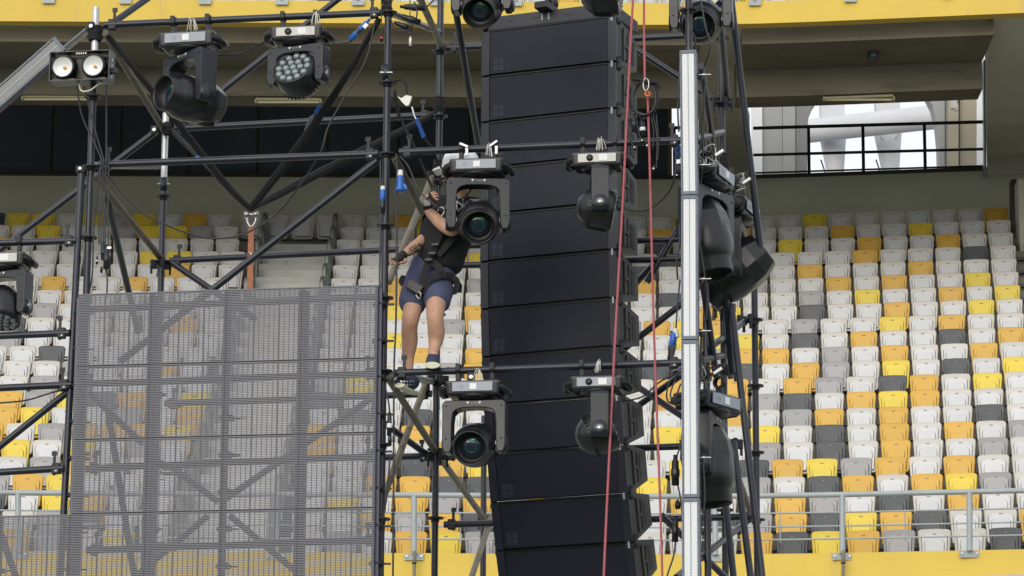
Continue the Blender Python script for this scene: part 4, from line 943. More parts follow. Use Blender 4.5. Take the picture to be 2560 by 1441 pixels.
for y in (190, 700, 415, 830, 1146):
    p = T(1752, y, -.03); MB()
    cl = thing('bar_clamp', 'small steel clamp bolt beside the vertical light bars, at the %s joint' % {190: 'uppermost', 700: 'middle', 415: 'second', 830: 'fourth', 1146: 'lowest'}[y], 'clamp', p, -PSI, None)
    MB().box((-.02, .02, 0), (.06, .05, .04), bev=.006).build('bracket', 'cast', cl); m = MB(); m.tube((-.01, -.02, 0), (.07, -.02, 0), .006, 8); m.tube((.015, -.02, 0), (.03, -.02, 0), .012, 8); m.build('bolt', 'steel', cl)
# ============================================================ the worker
def skinned(name, joints, edges, mname, parent, sub=2, root=0, smooth=True, off=None):
    me = bpy.data.meshes.new(name); me.from_pydata([tuple(j[0]-parent.location) for j in joints], edges, [])
    o = bpy.data.objects.new(name, me); COL.objects.link(o); o.parent = parent
    md = o.modifiers.new('skin', 'SKIN'); md.use_smooth_shade = True
    if not me.skin_vertices: 
        bm = bmesh.new(); bm.from_mesh(me); bm.verts.layers.skin.verify(); bm.to_mesh(me); bm.free()
    for i, j in enumerate(joints):
        r = j[1]; me.skin_vertices[0].data[i].radius = (r, r) if isinstance(r, (int, float)) else r; me.skin_vertices[0].data[i].use_root = (i == root)
    sb = o.modifiers.new('sub', 'SUBSURF'); sb.levels = sub; sb.render_levels = sub
    me.materials.append(MATS[mname])
    for p in me.polygons: p.use_smooth = True
    # bake to a plain mesh so that the root keeps one continuous surface
    dg = bpy.context.evaluated_depsgraph_get(); bpy.context.view_layer.update(); ev = o.evaluated_get(dg); nm = bpy.data.meshes.new_from_object(ev)
    o.modifiers.clear(); o.data = nm; nm.materials.clear(); nm.materials.append(MATS[mname])
    for p in nm.polygons: p.use_smooth = True
    return o
pp = thing('person', 'worker in white helmet, black shirt, navy shorts and safety harness climbing the scaffold', 'person', T(1080, 930, .2))
pel = T(1080, 672, .36); sp = T(1108, 604, .36); chst = T(1140, 540, .33); nk = T(1158, 486, .28); nk2 = T(1153, 468, .26); hd = T(1141, 446, .25)
hL = T(1048, 690, .38); hR = T(1102, 692, .34); kL = T(1026, 800, .15); kR = T(1087, 785, .08)
cL = T(1026, 850, .24); cR = T(1092, 838, .14); aL = T(1021, 922, .26); aR = T(1083, 880, .10)
shL = T(1100, 520, .36); elL = T(1068, 592, .3); wrL = T(1010, 636, .1)
shR = T(1192, 520, .30); elR = T(1128, 580, .02); wrR = T(1064, 520, .10)
J = [(pel, .1), (sp, .085), (chst, .11), (nk, .055), (nk2, .05), (hd, .085), (T(1140, 425, .25), .09), (T(1141, 405, .25), .065),
     (hL, .095), (kL, .062), (cL, .064), (aL, .036), (hR, .095), (kR, .062), (cR, .064), (aR, .036),
     (shL, .058), (elL, .045), (wrL, .03), (shR, .045), (elR, .047), (wrR, .03),
     (T(1037, 745, .25), .082), (T(1094, 738, .2), .082), (T(1020, 950, .22), .036), (T(1083, 900, .06), .036), (T(1022, 828, .2), .058), (T(1089, 812, .1), .058),
     (T(1020, 890, .27), .046), (T(1088, 862, .14), .046), (T(1098, 556, .12), .047)]
E_ = [(0, 1), (1, 2), (2, 3), (3, 4), (4, 5), (5, 6), (6, 7), (0, 8), (8, 22), (22, 9), (9, 26), (26, 10), (10, 28), (28, 11), (11, 24), (0, 12), (12, 23), (23, 13), (13, 27), (27, 14), (14, 29), (29, 15), (15, 25), (2, 16), (16, 17), (17, 18), (2, 19), (19, 20), (20, 30), (30, 21)]
body = skinned('body', J, E_, 'skin', pp)
# hands: palm and five fingers closing on the tubes
def hand(wr, dirv, side, palm_n, curl, parent, nm='hand'):
    d = Vector(dirv).normalized(); n = Vector(palm_n).normalized(); s = d.cross(n).normalized()*side
    root = wr; palm = wr+d*.05; js = [(wr, .03), (palm, (.036, .022)), (wr+d*.085, (.034, .018))]; es = [(0, 1), (1, 2)]
    h = skinned(nm, js, es, 'skin', parent, 2)
    for k, ln in enumerate((.068, .078, .072, .056)):
        base = wr+d*.075+s*(-.03+.02*k); p1 = base+d*ln*.4; p2 = p1+(d*math.cos(curl)+n*math.sin(curl))*ln*.4; p3 = p2+(d*math.cos(curl*1.9)+n*math.sin(curl*1.9))*ln*.32
        skinned('finger', [(base, .011), (p1, .0105), (p2, .0095), (p3, .008)], [(0, 1), (1, 2), (2, 3)], 'skin', parent, 1)
    b = wr+d*.03-s*.03; p1 = b-s*.022+d*.025; p2 = p1+d*.022+n*.02; p3 = p2+d*.012+n*.02
    skinned('thumb', [(b, .014), (p1, .0125), (p2, .011), (p3, .009)], [(0, 1), (1, 2), (2, 3)], 'skin', parent, 1)
    # fingerless glove
    g = skinned('glove', [(wr-d*.015, .034), (wr+d*.02, .037), (wr+d*.06, (.043, .029)), (wr+d*.092, (.041, .024))], [(0, 1), (1, 2), (2, 3)], 'glove', parent, 2)
    for k in range(4):
        base = wr+d*.08+s*(-.03+.02*k); skinned('glove_finger', [(base, .0135), (base+d*.03, .013)], [(0, 1)], 'glove', parent, 1)
    return h
hand(wrL, T(978, 664, .02)-wrL, 1, BX*-1+AX*-.2, .9, pp)
hand(wrR, T(1082, 492, .04)-wrR, -1, BX*1+AX*.6, .8, pp)
MB().box(T(1068, 508, -.0), (.05, .02, .045), RZ(-PSI), bev=.01).build('glove_patch', 'glove_grey', pp, True)
# tattoo on the straight forearm
skinned('tattooed_forearm', [(T(1050, 610, .235), .0435), (T(1036, 620, .19), .041), (wrL.lerp(T(1036, 620, .19), .4), .0355), (wrL.lerp(T(1036, 620, .19), .15), .032)], [(0, 1), (1, 2), (2, 3)], 'tattoo', pp, 2)
# shirt
sj = [(T(1098, 690, .36), .16), (T(1100, 655, .36), .18), (T(1106, 605, .36), .185), (T(1140, 545, .34), .19), (T(1162, 488, .3), .11), (shL, .085), (T(1088, 548, .34), .07), (T(1190, 515, .3), .105), (T(1168, 555, .16), .08)]
shirt = skinned('shirt', sj, [(0, 1), (1, 2), (2, 3), (3, 4), (3, 5), (5, 6), (3, 7), (7, 8)], 'shirt', pp, 3)
# shorts
sh_ = [(T(1086, 640, .36), .13), (T(1080, 660, .36), .158), (T(1076, 684, .36), .155), (hL, .12), (T(1035, 738, .27), .108), (T(1028, 784, .18), (.105, .098)), (hR, .112), (T(1095, 732, .22), .11), (T(1091, 774, .13), (.107, .098))]
shorts = skinned('shorts', sh_, [(0, 1), (1, 2), (2, 3), (3, 4), (4, 5), (2, 6), (6, 7), (7, 8)], 'shorts', pp, 3)
# displace cloth a little so it creases
for o, st, sz in ((shorts, .022, .11), (shirt, .024, .13)):
    tx = bpy.data.textures.new(o.name, 'CLOUDS'); tx.noise_scale = sz; md = o.modifiers.new('folds', 'DISPLACE'); md.texture = tx; md.strength = st; md.mid_level = .5; md.texture_coords = 'LOCAL'
# shoes
def shoe(pts, name='shoe', sole=None):
    o = skinned(name, [(p, r) for p, r in pts], [(i, i+1) for i in range(len(pts)-1)], 'shoe', pp, 2)
    return o
shoe([(T(1034, 940, .24), .05), (T(1031, 960, .23), (.055, .055)), (T(1012, 962, .12), .052), (T(994, 957, .02), .042)])
m = MB(); a = T(1039, 983, .25); b = T(998, 968, .0); m.path([a, a.lerp(b, .3)+Vector((0, 0, -.004)), a.lerp(b, .65), b+Vector((0, 0, .012))], .016, 12, sx=2.2); m.build('sole', 'sole', pp, True)
m = MB()
for k in range(9):
    p = T(1032, 952, .18).lerp(T(1000, 953, -.0), (k % 5)/4.5)+Vector((0, -.04, -.012-.022*(k//5))); m.box(p, (.016, .006, .009), RZ(.2) @ Matrix.Rotation(R(35), 3, 'Y'))
m.build('shoe_pattern', 'label_white', pp, True)
shoe([(T(1083, 886, .10), .042), (T(1082, 900, .08), .046), (T(1081, 904, .0), (.05, .04)), (T(1080, 906, -.10), (.046, .034))])
m = MB(); a = T(1083, 917, .13); b = T(1080, 913, -.14); m.path([a, a.lerp(b, .3), a.lerp(b, .7), b], .022, 12, sx=2.4); m.build('sole', 'sole', pp, True)
skinned('sock', [(T(1020, 918, .26), .040), (T(1027, 940, .25), .044)], [(0, 1)], 'shorts', pp, 1); skinned('sock', [(T(1083, 876, .11), .040), (T(1083, 888, .1), .043)], [(0, 1)], 'shoe', pp, 1)
# helmet: shell and brim
hc = T(1153, 416, .24); m = MB(); Mh = Matrix.Rotation(R(-8), 3, 'Y')
m.lathe([(.128, -.02), (.13, .0), (.126, .045), (.108, .085), (.07, .112), (.03, .122), (0, .124)], hc, Mh @ Matrix.Diagonal((1.0, 1.1, 1)), 28); m.lathe([(.131, -.012), (.15, -.02), (.15, -.026), (.128, -.02)], hc, Mh @ Matrix.Diagonal((1.02, 1.12, 1)), 28)
m.prism([(-.11, -.022), (-.185, -.042), (-.18, -.03), (-.11, -.0)], -.07, .07, RZ(-.2), hc); m.path([hc+Vector((0, -.13, .03)), hc+Vector((0, -.07, .115)), hc+Vector((0, .0, .13)), hc+Vector((0, .1, .1))], .012, 8)
m.build('helmet', 'helmet', pp, True)
# face: nose, ear, eyes, mouth on the side turned to the left
fv = (AX*-.75+BX*-.55).normalized(); sv = Vector((-fv.y, fv.x, 0)); hc2 = T(1140, 440, .25)
m = MB(); m.lathe([(.0, .012), (.012, .004), (.012, -.012), (0, -.018)], hc2+fv*.095+Vector((0, 0, -.01)), None, 10); m.build('nose', 'skin', pp, True)
for s_ in (-1, 1):
    m = MB(); m.lathe([(0, -.008), (.01, -.005), (.012, 0), (.01, .005), (0, .008)], hc2+fv*.082+sv*.03*s_+Vector((0, 0, .012)), None, 10); m.build('eye', 'hair', pp, True)
    m = MB(); m.lathe([(0, -.014), (.02, -.006), (.027, .0), (.02, .006), (0, .008)], hc2+sv*.088*s_-fv*.01, frame(sv), 12); m.build('ear', 'skin', pp, True)
m = MB(); m.box(hc2+fv*.088+Vector((0, 0, -.045)), (.012, .04, .008), frame(Vector((0, 0, 1)), fv)); m.build('mouth', 'tattoo', pp, True)
skinned('hair', [(hc2+Vector((0, 0, .02))-fv*.03, .09), (hc2-fv*.05+Vector((0, 0, -.03)), .06)], [(0, 1)], 'hair', pp, 1)
# harness
def strap(pts, w=.022, t_=.005, nm='harness_strap', mn='webbing'):
    P = spline(pts, 6); m = MB(); vs_ = []
    for i, p in enumerate(P):
        tdir = (P[min(i+1, len(P)-1)]-P[max(i-1, 0)]).normalized(); s = tdir.cross(-BX).normalized()*w; n = -BX*t_; vs_ += [p-s, p+s, p+s+n, p-s+n]
    fs = []
    for i in range(len(P)-1):
        for k in range(4): fs.append([4*i+k, 4*i+(k+1) % 4, 4*i+4+(k+1) % 4, 4*i+4+k])
    m.add(vs_, fs); return m.build(nm, mn, pp, True, fixn=True)
dfront = .16
strap([T(1140, 500, .17), T(1118, 545, .155), T(1100, 585, .16), T(1082, 630, .175), T(1072, 655, .18)], .024)
strap([T(1195, 505, .2), T(1165, 555, .16), T(1130, 600, .17), T(1095, 640, .18)], .02)
strap([T(1010, 712, .25), T(1035, 722, .17), T(1058, 728, .14), T(1075, 700, .12), T(1100, 688, .12), T(1130, 692, .2), T(1143, 712, .3)], .022)
strap([T(1012, 690, .28), T(1006, 706, .24), T(1022, 716, .19)], .024)
strap([T(1072, 655, .18), T(1090, 662, .16), T(1104, 678, .14), T(1108, 690, .14)], .024)
strap([T(1070, 655, .18), T(1062, 680, .16), T(1056, 705, .15), T(1052, 722, .14)], .02)
strap([T(1128, 690, .2), T(1143, 705, .22), T(1137, 730, .24), T(1128, 722, .24)], .02)
m = MB(); m.box(T(1036, 718, .125), (.12, .03, .07), RZ(-PSI) @ Matrix.Rotation(R(32), 3, 'Y'), bev=.008); bk = m.build('buckle', 'plastic_dark', pp, True)
m = MB()
for dx, dy in ((-10, -11), (1, -5), (-16, 2), (-6, 8), (12, 2), (16, 12)): m.lathe([(0, -.004), (.008, -.002), (.008, .002)], T(1036+dx*.8, 716+dy*.8, .10), RX(R(90)), 8)
m.build('rivets', 'steel', bk, True)
for px, py in ((1088, 612), (1080, 634), (1071, 650)): MB().box(T(px, py, .14), (.05, .016, .02), RZ(-PSI), bev=.004).build('strap_buckle', 'plastic_dark', pp, True)
m = MB(); m.path(spline([T(1042, 726, .12), T(1052, 735, .11), T(1048, 748, .12), T(1040, 738, .12)], 5), .006, 6); m.build('carabiner', 'steel', pp, True)
strap([T(1140, 706, .28), T(1148, 716, .26), T(1146, 732, .26)], .02)
# white lettering across the chest
fc = bpy.data.curves.new('lettering', 'FONT'); fc.body = 'ƆR Ñ'; fc.size = .085; fc.extrude = .0015; fc.shear = .3
to = bpy.data.objects.new('tmp_text', fc); COL.objects.link(to); bpy.context.view_layer.update()
tm = bpy.data.meshes.new_from_object(to.evaluated_get(bpy.context.evaluated_depsgraph_get())); bpy.data.objects.remove(to)
lo = bpy.data.objects.new('shirt_lettering', tm); COL.objects.link(lo); lo.parent = pp; tm.materials.clear(); tm.materials.append(MATS['label_white'])
lo.location = T(1093, 545, .145)-pp.location; lo.rotation_euler = (Matrix((AX, ZX, -BX)).transposed() @ RZ(R(22))).to_euler()
# ============================================================ slings, ropes, cables
def sling(pts, w, label, mn='webbing', nm='webbing_sling', wrinkle=True, group='black webbing slings'):
    t = thing(nm, label, 'sling', pts[0], 0, group); m = MB(); P = spline(pts, 10)
    for k, (ox, oy) in enumerate(((0, 0), (.35, .3), (-.35, -.25)) if wrinkle else ((0, 0),)):
        Q = []
        for i, p in enumerate(P):
            f = math.sin(math.pi*i/(len(P)-1)); dv = (P[-1]-P[0]).normalized(); s = dv.cross(BX).normalized(); Q.append(p+s*w*ox*f+BX*w*oy*(.4+f)+s*.0012*math.sin(i*1.1+k))
        m.path(Q, w*(.62 if k == 0 else .42), 8)
    m.build('strap', mn, t, True); return t
knot = T(626, 522, 1.0)
s1 = sling([T(268, 88, .05), T(430, 290, .5), T(560, 455, .85), knot], .034, 'black webbing sling running down from the upper left post to the shackle')
s2 = sling([T(948, 48, .02), T(850, 215, .3), T(740, 375, .7), T(640, 505, .95), knot], .034, 'black webbing sling from the top of the centre post down to the shackle')
s3 = sling([T(420, 318, dR), T(520, 415, 1.6), T(590, 490, 1.2), knot], .032, 'shorter black webbing sling from the rear left post to the shackle')
s4 = sling([T(1090, 282, dR), T(960, 350, 1.8), T(800, 432, 1.5), T(680, 495, 1.2), knot], .036, 'long black webbing sling from the rear centre post down to the shackle')
m = MB()
for k in range(5): m.path([T(786-3*k, 285+2*k, .55), T(774-3*k, 318+2*k, .6)], .003, 4)
m.build('stitching', 'panel_grey', s2, True)
MB().box(T(795, 275, .45), (.03, .02, .06), RZ(-PSI) @ Matrix.Rotation(R(30), 3, 'Y'), bev=.006).build('blue_tag', 'blue_plug', s2, True)
MB().box(T(496, 394, 1.55), (.04, .015, .025), bev=.005).build('blue_tag', 'blue_plug', s3, True)
t = thing('bow_shackle', 'silver shackle joining the black slings above the orange strap', 'shackle', T(628, 540, 1.0))
m = MB(); m.tube(T(617, 537, .98), T(640, 537, .98), .014, 10)
for x in (617, 640): m.lathe([(0, -.02), (.024, -.02), (.026, 0), (.024, .02), (0, .02)], T(x, 537, .98), Matrix.Rotation(R(90), 3, 'Y'), 14)
m.build('pin', 'steel', t, True); m = MB(); m.path(spline([T(617, 538, .98), T(619, 556, .98), T(628, 568, .98), T(638, 556, .98), T(640, 538, .98)], 6), .009, 8); m.build('bow', 'steel', t, True)
t = thing('ratchet_strap', 'orange ratchet strap hanging from the shackle to the top of the mesh screen', 'strap', T(627, 566, .98))
m = MB(); m.box((T(627, 566, .98)+T(626, 722, .98))/2, (.041, .006, (T(627, 566, .98)-T(626, 722, .98)).length), RZ(-PSI)); m.build('strap', 'web_orange', t, True)
MB().box(T(627, 633, .97), (.046, .02, .012), RZ(-PSI), bev=.003).build('fold', 'web_orange', t, True); MB().tube(T(624, 632, .95), T(631, 640, .95), .008, 8).build('hook', 'steel', t, True)
# red ropes
def rope(pts, r, label, nm='rope', mn='rope', cat='rope', group=None, n=8):
    t = thing(nm, label, cat, pts[0], 0, group); MB().path(spline(pts, n), r, 8).build('strand', mn, t, True); return t
rope([T(1590, -80, -.1), T(1579, 60, -.1), T(1558, 480, -.12), T(1535, 900, -.14), T(1512, 1380, -.16), T(1508, 1520, -.16)], .0078, 'red rope running down in front of the speakers, left of the pair')
rope([T(1611, -80, -.05), T(1610, 60, -.05), T(1612, 196, -.05)], .0078, 'short red rope from the top edge down to the coiled cable')
rope([T(1619, 236, -.06), T(1624, 400, -.07), T(1634, 800, -.1), T(1650, 1250, -.13), T(1658, 1520, -.14)], .0078, 'long red rope hanging from the orange ring below the coiled cable')
# cable coil on the rope
t = thing('cable_coil', 'coil of black cable hung on the red rope beside the speakers', 'cable coil', T(1612, 215, -.06))
m = MB(); cc = T(1612, 247, -.05)
for k in range(7):
    ex = .078+.004*(k % 4)+random.uniform(-.004, .004); ez = .112+.005*((k*2) % 5)+random.uniform(-.005, .004); oy = -.03+.01*k; pts = []
    for j in range(25):
        a = 2*math.pi*j/24; pts.append(cc+AX*(ex*math.sin(a)+.004*math.sin(3*a+k))+Vector((0, 0, ez*math.cos(a)+.006*k*.5-.01))+BX*(oy+.006*math.sin(2*a+k)))
    m.path(pts, .0085, 6)
m.build('loops', 'cable', t, True)
m = MB(); m.path(spline([T(1583, 198, -.06), T(1600, 200, -.08), T(1615, 203, -.08), T(1632, 205, -.07), T(1648, 214, -.06)], 5), .013, 8); m.path(spline([T(1590, 215, -.09), T(1602, 207, -.1), T(1616, 206, -.1), T(1640, 208, -.08), T(1650, 222, -.07)], 5), .011, 8); m.build('tie_off', 'webbing', t, True)
m = MB(); m.path(spline([T(1612, 196, -.1), T(1608, 212, -.11), T(1613, 228, -.11), T(1621, 220, -.11), T(1621, 202, -.11), T(1612, 196, -.1)], 5), .0055, 6); m.build('carabiner', 'steel', t, True)
m = MB(); m.lathe([(.013, -.006), (.02, -.003), (.02, .003), (.013, .006), (.010, 0), (.013, -.006)], T(1619, 235, -.1), RX(R(90)), 18); m.build('ring', 'orange_ring', t, True)
def plug(p, d, r, L, mats_, parent, nm='connector'):
    d = Vector(d).normalized(); M = frame(d); m = MB(); n = len(mats_)
    m.lathe([(0, 0), (r*.45, 0), (r*.5, L*.15), (r*.8, L*.2), (r*.85, L*.45), (r, L*.48), (r, L*.7), (r*.9, L*.72), (r*.9, L), (r*.6, L), (r*.55, L*.95), (0, L*.95)], p, M, 14, mi=0)
    if n > 1: m.lathe([(r*1.03, L*.5), (r*1.06, L*.52), (r*1.06, L*.66), (r*1.03, L*.68)], p, M, 14, mi=1)
    return m.build(nm, mats_, parent, True)
plug(T(1585, 285, -.06), (0, 0, -1), .02, .125, ['plastic'], t); plug(T(1604, 297, -.05), (.08, 0, -1), .019, .125, ['plastic', 'label_white'], t)
for a, b, c, r_ in (((1577, 270), (1573, 330), (1582, 370), .005), ((1592, 300), (1596, 330), (1603, 350), .005), ((1632, 285), (1642, 340), (1641, 420), .004), ((1640, 285), (1646, 350), (1644, 400), .004), ((1626, 285), (1634, 330), (1632, 372), .004)):
    MB().path(spline([T(*a, -.05), T(*b, -.05), T(*c, -.05)], 6), r_, 6).build('cable_tail', 'cable', t, True)
for x, y, dx in ((1580, 358, .5), (1600, 340, .4), (1637, 410, -.25), (1619, 352, -.1)): plug(T(x, y, -.06), (dx, 0, -1), .009, .06, ['plastic', 'steel'], t)
# loose cables
CN = 'loose black cables'
def cable(pts, label, r=.0055, mn='cable', n=8): return rope(pts, r, label, 'cable', mn, 'cable', CN, n)
cable([T(938, 52, -.03), T(915, 150, -.03), T(860, 245, -.02), T(820, 320, 0), T(800, 385, .03), T(745, 470, .2), T(690, 535, .3), T(610, 585, .3), T(520, 596, .25), T(420, 565, .15), T(340, 520, .1), T(285, 460, .05), T(265, 430, .03)], 'long black cable sagging from the top centre to the left post', .006)
cable([T(545, 140, .1), T(600, 133, .15), T(650, 110, .1), T(690, 85, .02)], 'short black cable linking the spot light to the wash light')
cable([T(800, 65, -.02), T(840, 98, -.05), T(870, 106, -.05), T(905, 80, -.05)], 'black cable drooping from the wash light to the blue plug')
cable([T(1000, 392, -.03), T(1020, 415, -.05), T(1045, 470, -.08), T(1075, 505, -.1), T(1108, 525, -.08), T(1135, 518, -.03)], 'black cable looping from the centre post across the glove')
cable([T(1235, 560, -.05), T(1215, 545, .1), T(1160, 510, .1), T(1180, 470, .1)], 'black cable curling behind the yoke of the spot light')
cable([T(993, 400, -.05), T(992, 600, -.05), T(990, 800, -.05), T(985, 930, -.05), T(984, 1200, -.04), T(982, 1500, -.04)], 'straight black cable hanging beside the centre post', .0065)
cable([T(951, 400, -.03), T(952, 560, -.04), T(949, 700, -.04), T(952, 850, -.04), T(948, 1000, -.03), T(950, 1240, -.03), T(947, 1500, -.03)], 'black cable taped down the left of the centre post', .006)
cable([T(1085, 0, -.04), T(1060, 20, -.04), T(1020, 12, -.04)], 'short black cable leaving the top of the centre post')
cable([T(1036, 5, -.05), T(1042, 40, -.05), T(1020, 75, -.04), T(990, 75, -.04), T(978, 50, -.03)], 'black cable loop under the power connectors at the top')
cable([T(1025, -80, -.05), T(1025, 100, -.05)], 'thin data cable with a silver plug hanging at the top', .0035)
cable([T(953, -80, -.05), T(954, 85, -.05)], 'thin data cable with a red plug hanging at the top', .0035)
for x, y, ms, lab in ((1026, 92, ['white_plug', 'steel'], 'silver data plug hanging near the top of the centre post'), (954, 82, ['plastic_dark', 'red_plug'], 'small black and red data plug hanging near the top of the centre post')):
    t = thing('data_plug', lab, 'plug', T(x, y, -.05)); plug(T(x, y, -.05), (0, 0, -1), .011, .065, ms, t)
for i, (x0, x1) in enumerate(((252, 252), (260, 247), (266, 258), (272, 270), (256, 262))):
    cable([T(x0, 400, -.05-.01*i), T((x0+x1)/2, 480, -.06), T(x1, 560, -.06), T(x1+1, 612, -.06)], 'thin black cable in the bunch beside the left post, %s of the bunch' % ['leftmost', 'second', 'third', 'rightmost', 'fourth'][i], .0045)
cable([T(250, 420, -.05), T(235, 560, -.04), T(231, 680, -.03), T(222, 740, 0)], 'black cable bowing out behind the left post')
cable([T(266, 672, -.06), T(268, 700, -.06), T(267, 745, -.05)], 'black cable running from the power couplers down to the screen')
cable([T(192, 215, -.1), T(205, 290, -.05), T(235, 355, -.03), T(258, 410, -.03)], 'left black cable dropping from the blinder')
cable([T(210, 215, -.1), T(228, 290, -.05), T(243, 345, -.03), T(262, 410, -.03)], 'middle black cable dropping from the blinder')
cable([T(266, 212, -.1), T(266, 300, -.05), T(266, 410, -.03)], 'straight black cable dropping from the right of the blinder')
cable([T(-30, 1010, -.08), T(60, 1002, -.08), T(120, 985, -.08), T(172, 968, -.08)], 'black cable slung across the seats to the left bay', .006)
cable([T(1690, 380, -.05), T(1685, 450, -.05), T(1660, 495, .1), T(1620, 525, .3), T(1580, 528, .5), T(1558, 520, .7)], 'black cable swinging from the light bar to the speaker column')
cable([T(1716, -80, -.1), T(1722, 50, -.12), T(1738, 100, -.1), T(1742, 170, -.02)], 'black cable over the right upright above the light bar')
cable([T(1743, -60, .0), T(1762, 60, -.1), T(1775, 105, -.15), T(1770, 140, -.1), T(1760, 168, -.02)], 'black cable looping in front of the top right spot light')
cable([T(1748, 600, -.05), T(1760, 680, -.05), T(1768, 730, -.02), T(1765, 800, 0)], 'black cable beside the middle of the light bar')
cable([T(1700, 700, .05), T(1694, 760, .05), T(1690, 822, .05)], 'black cable hanging down to the blue plug at right')
cable([T(1700, 930, -.04), T(1672, 960, -.04), T(1668, 1000, -.03), T(1690, 1013, .0), T(1702, 1012, .0)], 'black cable loop left of the third light bar')
cable([T(1702, 960, -.03), T(1685, 1000, -.03), T(1676, 985, -.03), T(1690, 945, -.03)], 'small black cable loop beside the third light bar')
cable([T(1708, 1020, -.05), T(1704, 1100, -.06), T(1690, 1150, -.06), T(1690, 1190, -.05), T(1700, 1240, -.05), T(1706, 1290, -.05)], 'black cable running down past the in-line connectors')
cable([T(1690, 1345, -.05), T(1684, 1390, -.06), T(1668, 1441, -.06), T(1660, 1500, -.06)], 'black cable leaving the lowest connector at the bottom')
cable([T(1568, 1003, .8), T(1610, 990, .5), T(1650, 955, .1), T(1702, 930, .0)], 'black cable rising from the speaker column to the light bar')
cable([T(1762, 215, -.02), T(1756, 400, 0), T(1752, 460, .05)], 'black cable behind the second light bar')
cable([T(962, 960, -.05), T(972, 1010, -.06), T(974, 1035, -.06)], 'short black cable above the coupler on the centre post')
cable([T(975, 1145, -.06), T(966, 1250, -.05), T(952, 1330, -.04), T(955, 1420, -.04), T(945, 1500, -.04)], 'black cable swinging out below the centre coupler')
cable([T(1700, 395, -.02), T(1676, 355, .2), T(1688, 335, .3)], 'short cable behind the light bar near the narrow railing')
# cable with coil spring lanyard
t = thing('lanyard', 'blue and black coiled lanyard from the centre post to the worker', 'lanyard', T(985, 205, -.03))
MB().path(spline([T(988, 203, -.02), T(1005, 200, -.03), T(1016, 215, -.03), T(1016, 235, -.03)], 6), .008, 8).build('hook_loop', 'webbing', t, True)
m = MB(); m.prism([(-.05, .03), (-.02, .015), (.01, .035), (.05, .025), (.03, -.035), (.01, -.04), (-.01, -.02)], -.012, .012, RZ(-PSI), T(1012, 252, -.04)); m.build('scaffold_hook', 'white_plug', t, True)
MB().path([T(1030, 268, -.03), T(1036, 290, -.03), T(1040, 298, -.03)], .007, 6).build('swivel', 'steel', t, True)
m = MB(); a = T(1041, 298, -.03); b = T(1060, 345, -.02); dv = b-a; Mx = frame(dv); pts = [a+dv*(k/90)+Mx @ Vector((.012*math.cos(k*.9), .012*math.sin(k*.9), 0)) for k in range(91)]; m.path(pts, .004, 5); m.build('coil', 'blue_plug', t, True)
MB().path(spline([T(1060, 345, -.02), T(1078, 368, .02), T(1095, 405, .1), T(1115, 440, .15), T(1130, 480, .15)], 6), .007, 6).build('line', 'webbing', t, True)
t = thing('lanyard', 'black safety chain line from the post ring towards the worker', 'lanyard', T(985, 230, 0))
MB().path(spline([T(987, 225, -.03), T(990, 262, -.03), T(1003, 300, -.02), T(1025, 345, 0), T(1050, 400, .05), T(1080, 470, .12)], 8), .009, 6).build('line', 'webbing', t, True)
m = MB()
for k in range(6): m.lathe([(.01, -.004), (.015, 0), (.01, .004)], T(988+2.2*k, 236+13*k, -.04), RX(R(70)), 8)
m.build('links', 'cast', t, True)
# plugs and connectors
def conn(x, y, d, dirv, r, L, mats_, label):
    t = thing('power_connector', label, 'connector', T(x, y, d)); plug(T(x, y, d), dirv, r, L, mats_, t); return t
t = thing('power_plug', 'blue plug with a white tip hanging right of the centre post', 'plug', T(1001, 425, -.06)); m = MB(); m.lathe([(0, .0), (.016, 0), (.019, -.03), (.021, -.035), (.019, -.04)], T(1001, 426, -.06), None, 14, mi=1); m.lathe([(.018, -.03), (.022, -.05), (.024, -.1), (.034, -.14), (.03, -.148), (.0, -.15)], T(1001, 426, -.06), None, 14); m.box(T(1013, 468, -.06), (.02, .03, .04), Matrix.Rotation(R(-25), 3, 'Y'), bev=.005); m.build('shell', ['blue_plug', 'white_plug'], t, True)
t = thing('power_plug', 'blue plug partly hidden left of the centre post', 'plug', T(958, 465, .05)); m = MB(); m.lathe([(0, 0), (.014, 0), (.017, -.025)], T(957, 466, -.04), None, 12, mi=1); m.lathe([(.016, -.02), (.019, -.04), (.019, -.09), (.014, -.1)], T(957, 466, -.04), None, 12); m.lathe([(.017, -.09), (.018, -.14), (.01, -.19), (0, -.19)], T(957, 466, -.04), None, 12, mi=2); m.build('shell', ['blue_plug', 'white_plug', 'plastic'], t, True)
t = thing('power_plug', 'blue and black plug tied under the top tube', 'plug', T(900, 70, -.03)); d_ = T(875, 100, -.05)-T(925, 48, -.03); plug(T(925, 48, -.03), d_, .022, .2, ['blue_plug', 'plastic'], t); m = MB(); m.tube(T(893, 80, -.045), T(874, 104, -.05), .02, 12, r1=.013); m.build('tail', 'plastic', t, True); MB().box(T(914, 66, -.05), (.03, .02, .04), Matrix.Rotation(R(40), 3, 'Y'), bev=.005).build('latch', 'steel', t, True)
t = thing('power_plug', 'blue and black plug hanging left of the third light bar', 'plug', T(1688, 822, .03)); m = MB(); m.lathe([(.0, 0), (.012, 0), (.018, -.015), (.02, -.06)], T(1688, 822, .03), Matrix.Rotation(R(-8), 3, 'Y'), 14, mi=1); m.lathe([(.021, -.015), (.024, -.03), (.024, -.1), (.02, -.105)], T(1686, 828, .03), Matrix.Rotation(R(8), 3, 'Y'), 14); m.lathe([(.022, -.1), (.026, -.11), (.022, -.16), (.02, -.165), (.021, -.19), (.012, -.2), (0, -.2)], T(1686, 828, .03), Matrix.Rotation(R(8), 3, 'Y'), 14, mi=2); m.build('shell', ['blue_plug', 'white_plug', 'plastic_dark'], t, True)
